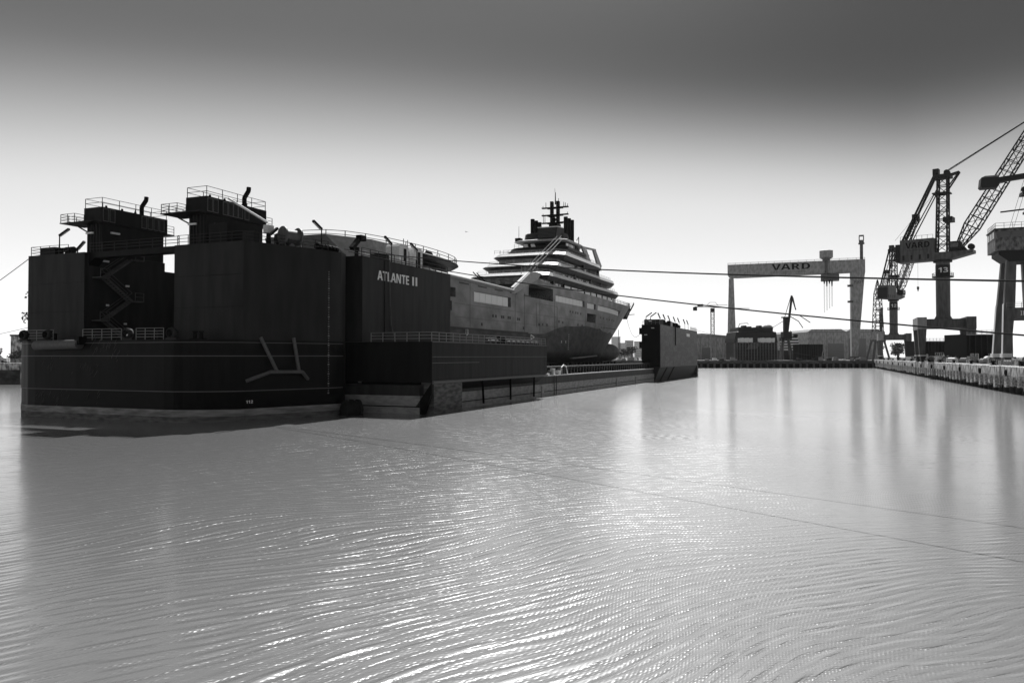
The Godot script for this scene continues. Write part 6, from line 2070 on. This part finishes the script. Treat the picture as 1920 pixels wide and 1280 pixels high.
	for k in 6:
		var t := thing("site_cabin", "pale site cabin with a dark door on the right quay", "cabin", q.call(22 + k * 44.0, 16.0 + 2 * (k % 2)), turn, "site cabins on the right quay")
		part(t, "wall", MB.new().span(Vector3(0, 0.1, 0), Vector3(5.5, 2.6, 2.4)), M.white_paint if k % 2 else M.crane_pale)
		part(t, "roof", MB.new().span(Vector3(-0.15, 2.6, -0.15), Vector3(5.65, 2.78, 2.55)), M.steel_grey)
		part(t, "door", MB.new().span(Vector3(1.0, 0.15, -0.05), Vector3(1.9, 2.2, 0.0)), M.steel_dark)
		part(t, "window", MB.new().span(Vector3(2.8, 1.1, -0.05), Vector3(4.4, 2.0, 0.0)), M.glass)
		part(t, "skid", MB.new().span(Vector3(0.1, 0, 0.2), Vector3(5.4, 0.1, 2.2)), M.steel_dark)
	for k in 5:
		var b := MB.new()
		b.rail([Vector3(0, 0, 0), Vector3(26, 0, 0)], 1.15, 2.2, 3, 0.045)
		solo("quay_fence", b, M.rail, "low tube railing along the edge of the right quay", "railing", q.call(14 + k * 62.0, 2.0), turn, "railings on the right quay")
	# left bank: block building, bushes, tree, fence
	var t := thing("block_building", "plain pale block building on the left bank behind the dock", "building", Vector3(-153.6, 5.2, -235))
	part(t, "wall", MB.new().span(Vector3(0, 0, -14), Vector3(16, 8.0, 0)), M.concrete)
	part(t, "parapet", MB.new().span(Vector3(-0.2, 8.0, -14.2), Vector3(16.2, 8.5, 0.2)), M.concrete_dark)
	for k in 3: part(t, "window", MB.new().span(Vector3(6.5 + k * 3.0, 4.5, 0), Vector3(8.2 + k * 3.0, 6.0, 0.06)), M.glass)
	for k in 5:
		tree("bush", "leafy bush on the left bank in front of the block building", Vector3(-158 + k * 4.2, 5.2, -222 - 3 * (k % 2)), 3.0 + 0.6 * (k % 3), 3.6, 300 + k, 420, "bushes on the left bank", 0.3)
	tree("sparse_tree", "thin leafless-looking tree rising behind the port stern tower at the left edge", Vector3(-128, 5.2, -212), 20, 17, 77, 260, "", 0.45)
	var fe := MB.new()
	fe.rail([Vector3(0, 0, 0), Vector3(40, 0, 0)], 1.1, 2.0, 3, 0.05)
	solo("bank_railing", fe, M.rail, "white railing along the left quay edge", "railing", Vector3(-158, 5.3, -195))
	var car := thing("parked_van", "white van parked behind the railing on the left bank", "van", Vector3(-141, 5.2, -206), 0.2)
	part(car, "body", MB.new().extrude(Vector3(0, 0.45, -1), Vector3(1, 0, 0), Vector3.UP, PackedVector2Array([Vector2(0, 0), Vector2(0, 1.9), Vector2(3.6, 1.9), Vector2(4.4, 0.95), Vector2(5.2, 0.8), Vector2(5.2, 0)]), Vector3(0, 0, 2)), M.white_paint)
	part(car, "window", MB.new().span(Vector3(2.6, 1.5, 1.0), Vector3(3.7, 2.1, 1.04)), M.glass)
	for x in [1.0, 4.2]:
		for z in [-0.95, 0.95]: part(car, "wheel", MB.new().tube(Vector3(x, 0.36, z - 0.12), Vector3(x, 0.36, z + 0.12), 0.36, 0.36, 14), M.rubber)

# ------------------------------------------------------------------ the far shore seen past the yacht's bow
func far_city():
	var list := [[223, 14.5, 33, 16, 3, "grey apartment slab with balcony bands past the yacht's bow"], [241, 14, 31, 14, 0, "pale block just right of the banded apartment slab"], [196, 16, 40, 14, 0, "tall faint tower block nearest the yacht's stem"], [210, 11, 28, 12, 0, "faint lower block between tower block and apartment slab"]]
	for q in list:
		var t := thing("apartment_block", q[5], "building", Vector3(q[0], 4.4, -1500))
		part(t, "wall", MB.new().span(Vector3(0, 0, -q[3]), Vector3(q[1], q[2], 0)), M.city)
		part(t, "roof", MB.new().span(Vector3(-0.3, q[2], -q[3]), Vector3(q[1] + 0.3, q[2] + 1.0, 0.4)), M.shed)
		for k in 7 if q[4] else 4:
			part(t, "balcony_band", MB.new().span(Vector3(0.8, 3.4 + k * 4.2, 0), Vector3(q[1] - 0.8, 5.2 + k * 4.2, 0.6)), M.shed_dark if q[4] else M.shed)
	var t := thing("radio_mast", "thin radio mast in front of the faint tower block", "mast", Vector3(150, 4.4, -1080))
	part(t, "lattice", MB.new().lattice(Vector3.ZERO, Vector3(0, 40, 0), 1.8, 0.6, 12, 0.16), M.crane_grey)
	part(t, "foot", MB.new().span(Vector3(-1.4, 0, -1.4), Vector3(1.4, 0.8, 1.4)), M.concrete)
	for q in [[121, 640, 15, 8.5, "long low dark shed on the far shore past the yacht's bow"], [133, 690, 11, 12.0, "dark gabled house on the far shore past the yacht's bow"]]:
		t = thing("low_house", q[4], "building", Vector3(q[0] * 0.9, 4.4, -q[1]))
		part(t, "wall", MB.new().span(Vector3(0, 0, -8), Vector3(q[2], q[3] * 0.7, 0)), M.shed_dark)
		part(t, "roof", MB.new().extrude(Vector3(-0.4, q[3] * 0.7, 0.4), Vector3(0, 0, -1), Vector3.UP, PackedVector2Array([Vector2(0, 0), Vector2(8.8, 0), Vector2(4.4, q[3] * 0.3)]), Vector3(q[2] + 0.8, 0, 0)), M.shed)
		part(t, "chimney", MB.new().span(Vector3(2, q[3] * 0.8, -4.5), Vector3(2.9, q[3] * 1.25, -3.6)), M.shed_dark)
		for k in 3: part(t, "window", MB.new().span(Vector3(1.5 + k * 3.6, 2.0, 0), Vector3(3.0 + k * 3.6, 4.2, 0.06)), M.glass)
	for k in 9:
		tree("broadleaf_tree", "rounded tree on the far shore past the yacht's bow", Vector3(88 + k * 6.5, 4.4, -600 - 25 * (k % 3)), 8.0 + 3.0 * (k % 3) * 0.6, 8, 500 + k, 420, "trees on the far shore", 0.7)
	rng.seed = 51
	for k in 16:
		var b := MB.new()
		var w := rng.randf_range(1.5, 4.0); var h := rng.randf_range(1.0, 2.6)
		b.rings([[0.0, sq(Vector3.ZERO, w / 2, 1.2)], [h * 0.7, sq(Vector3.ZERO, w / 2, 1.2)], [h, sq(Vector3.ZERO, w / 3, 0.9)]])
		solo("crate", b, M.white_paint if k % 2 else M.scrap, "%s crate lying on the far shore past the yacht's bow" % ("white" if k % 2 else "grey"), "crate", Vector3(rng.randf_range(62, 98), 4.4, rng.randf_range(-540, -470)), rng.randf(), "%s crates on the far shore" % ("white" if k % 2 else "grey"))
	# wooded ridge closing the horizon
	var hb := MB.new()
	var f := FastNoiseLite.new()
	f.seed = 2
	f.frequency = 0.004
	var rows := []
	for j in 5:
		var line := PackedVector3Array()
		for i in 90:
			var x := -1700.0 + i * 50.0
			line.append(Vector3(x, 3.0 + j * j * (2.4 + 1.6 * f.get_noise_2d(x, j * 60.0)), -2700.0 - j * 120.0))
		rows.append(line)
	hb.grid(rows, Vector3(0, -4000, -2800))
	structure("hills", hb, M.city)
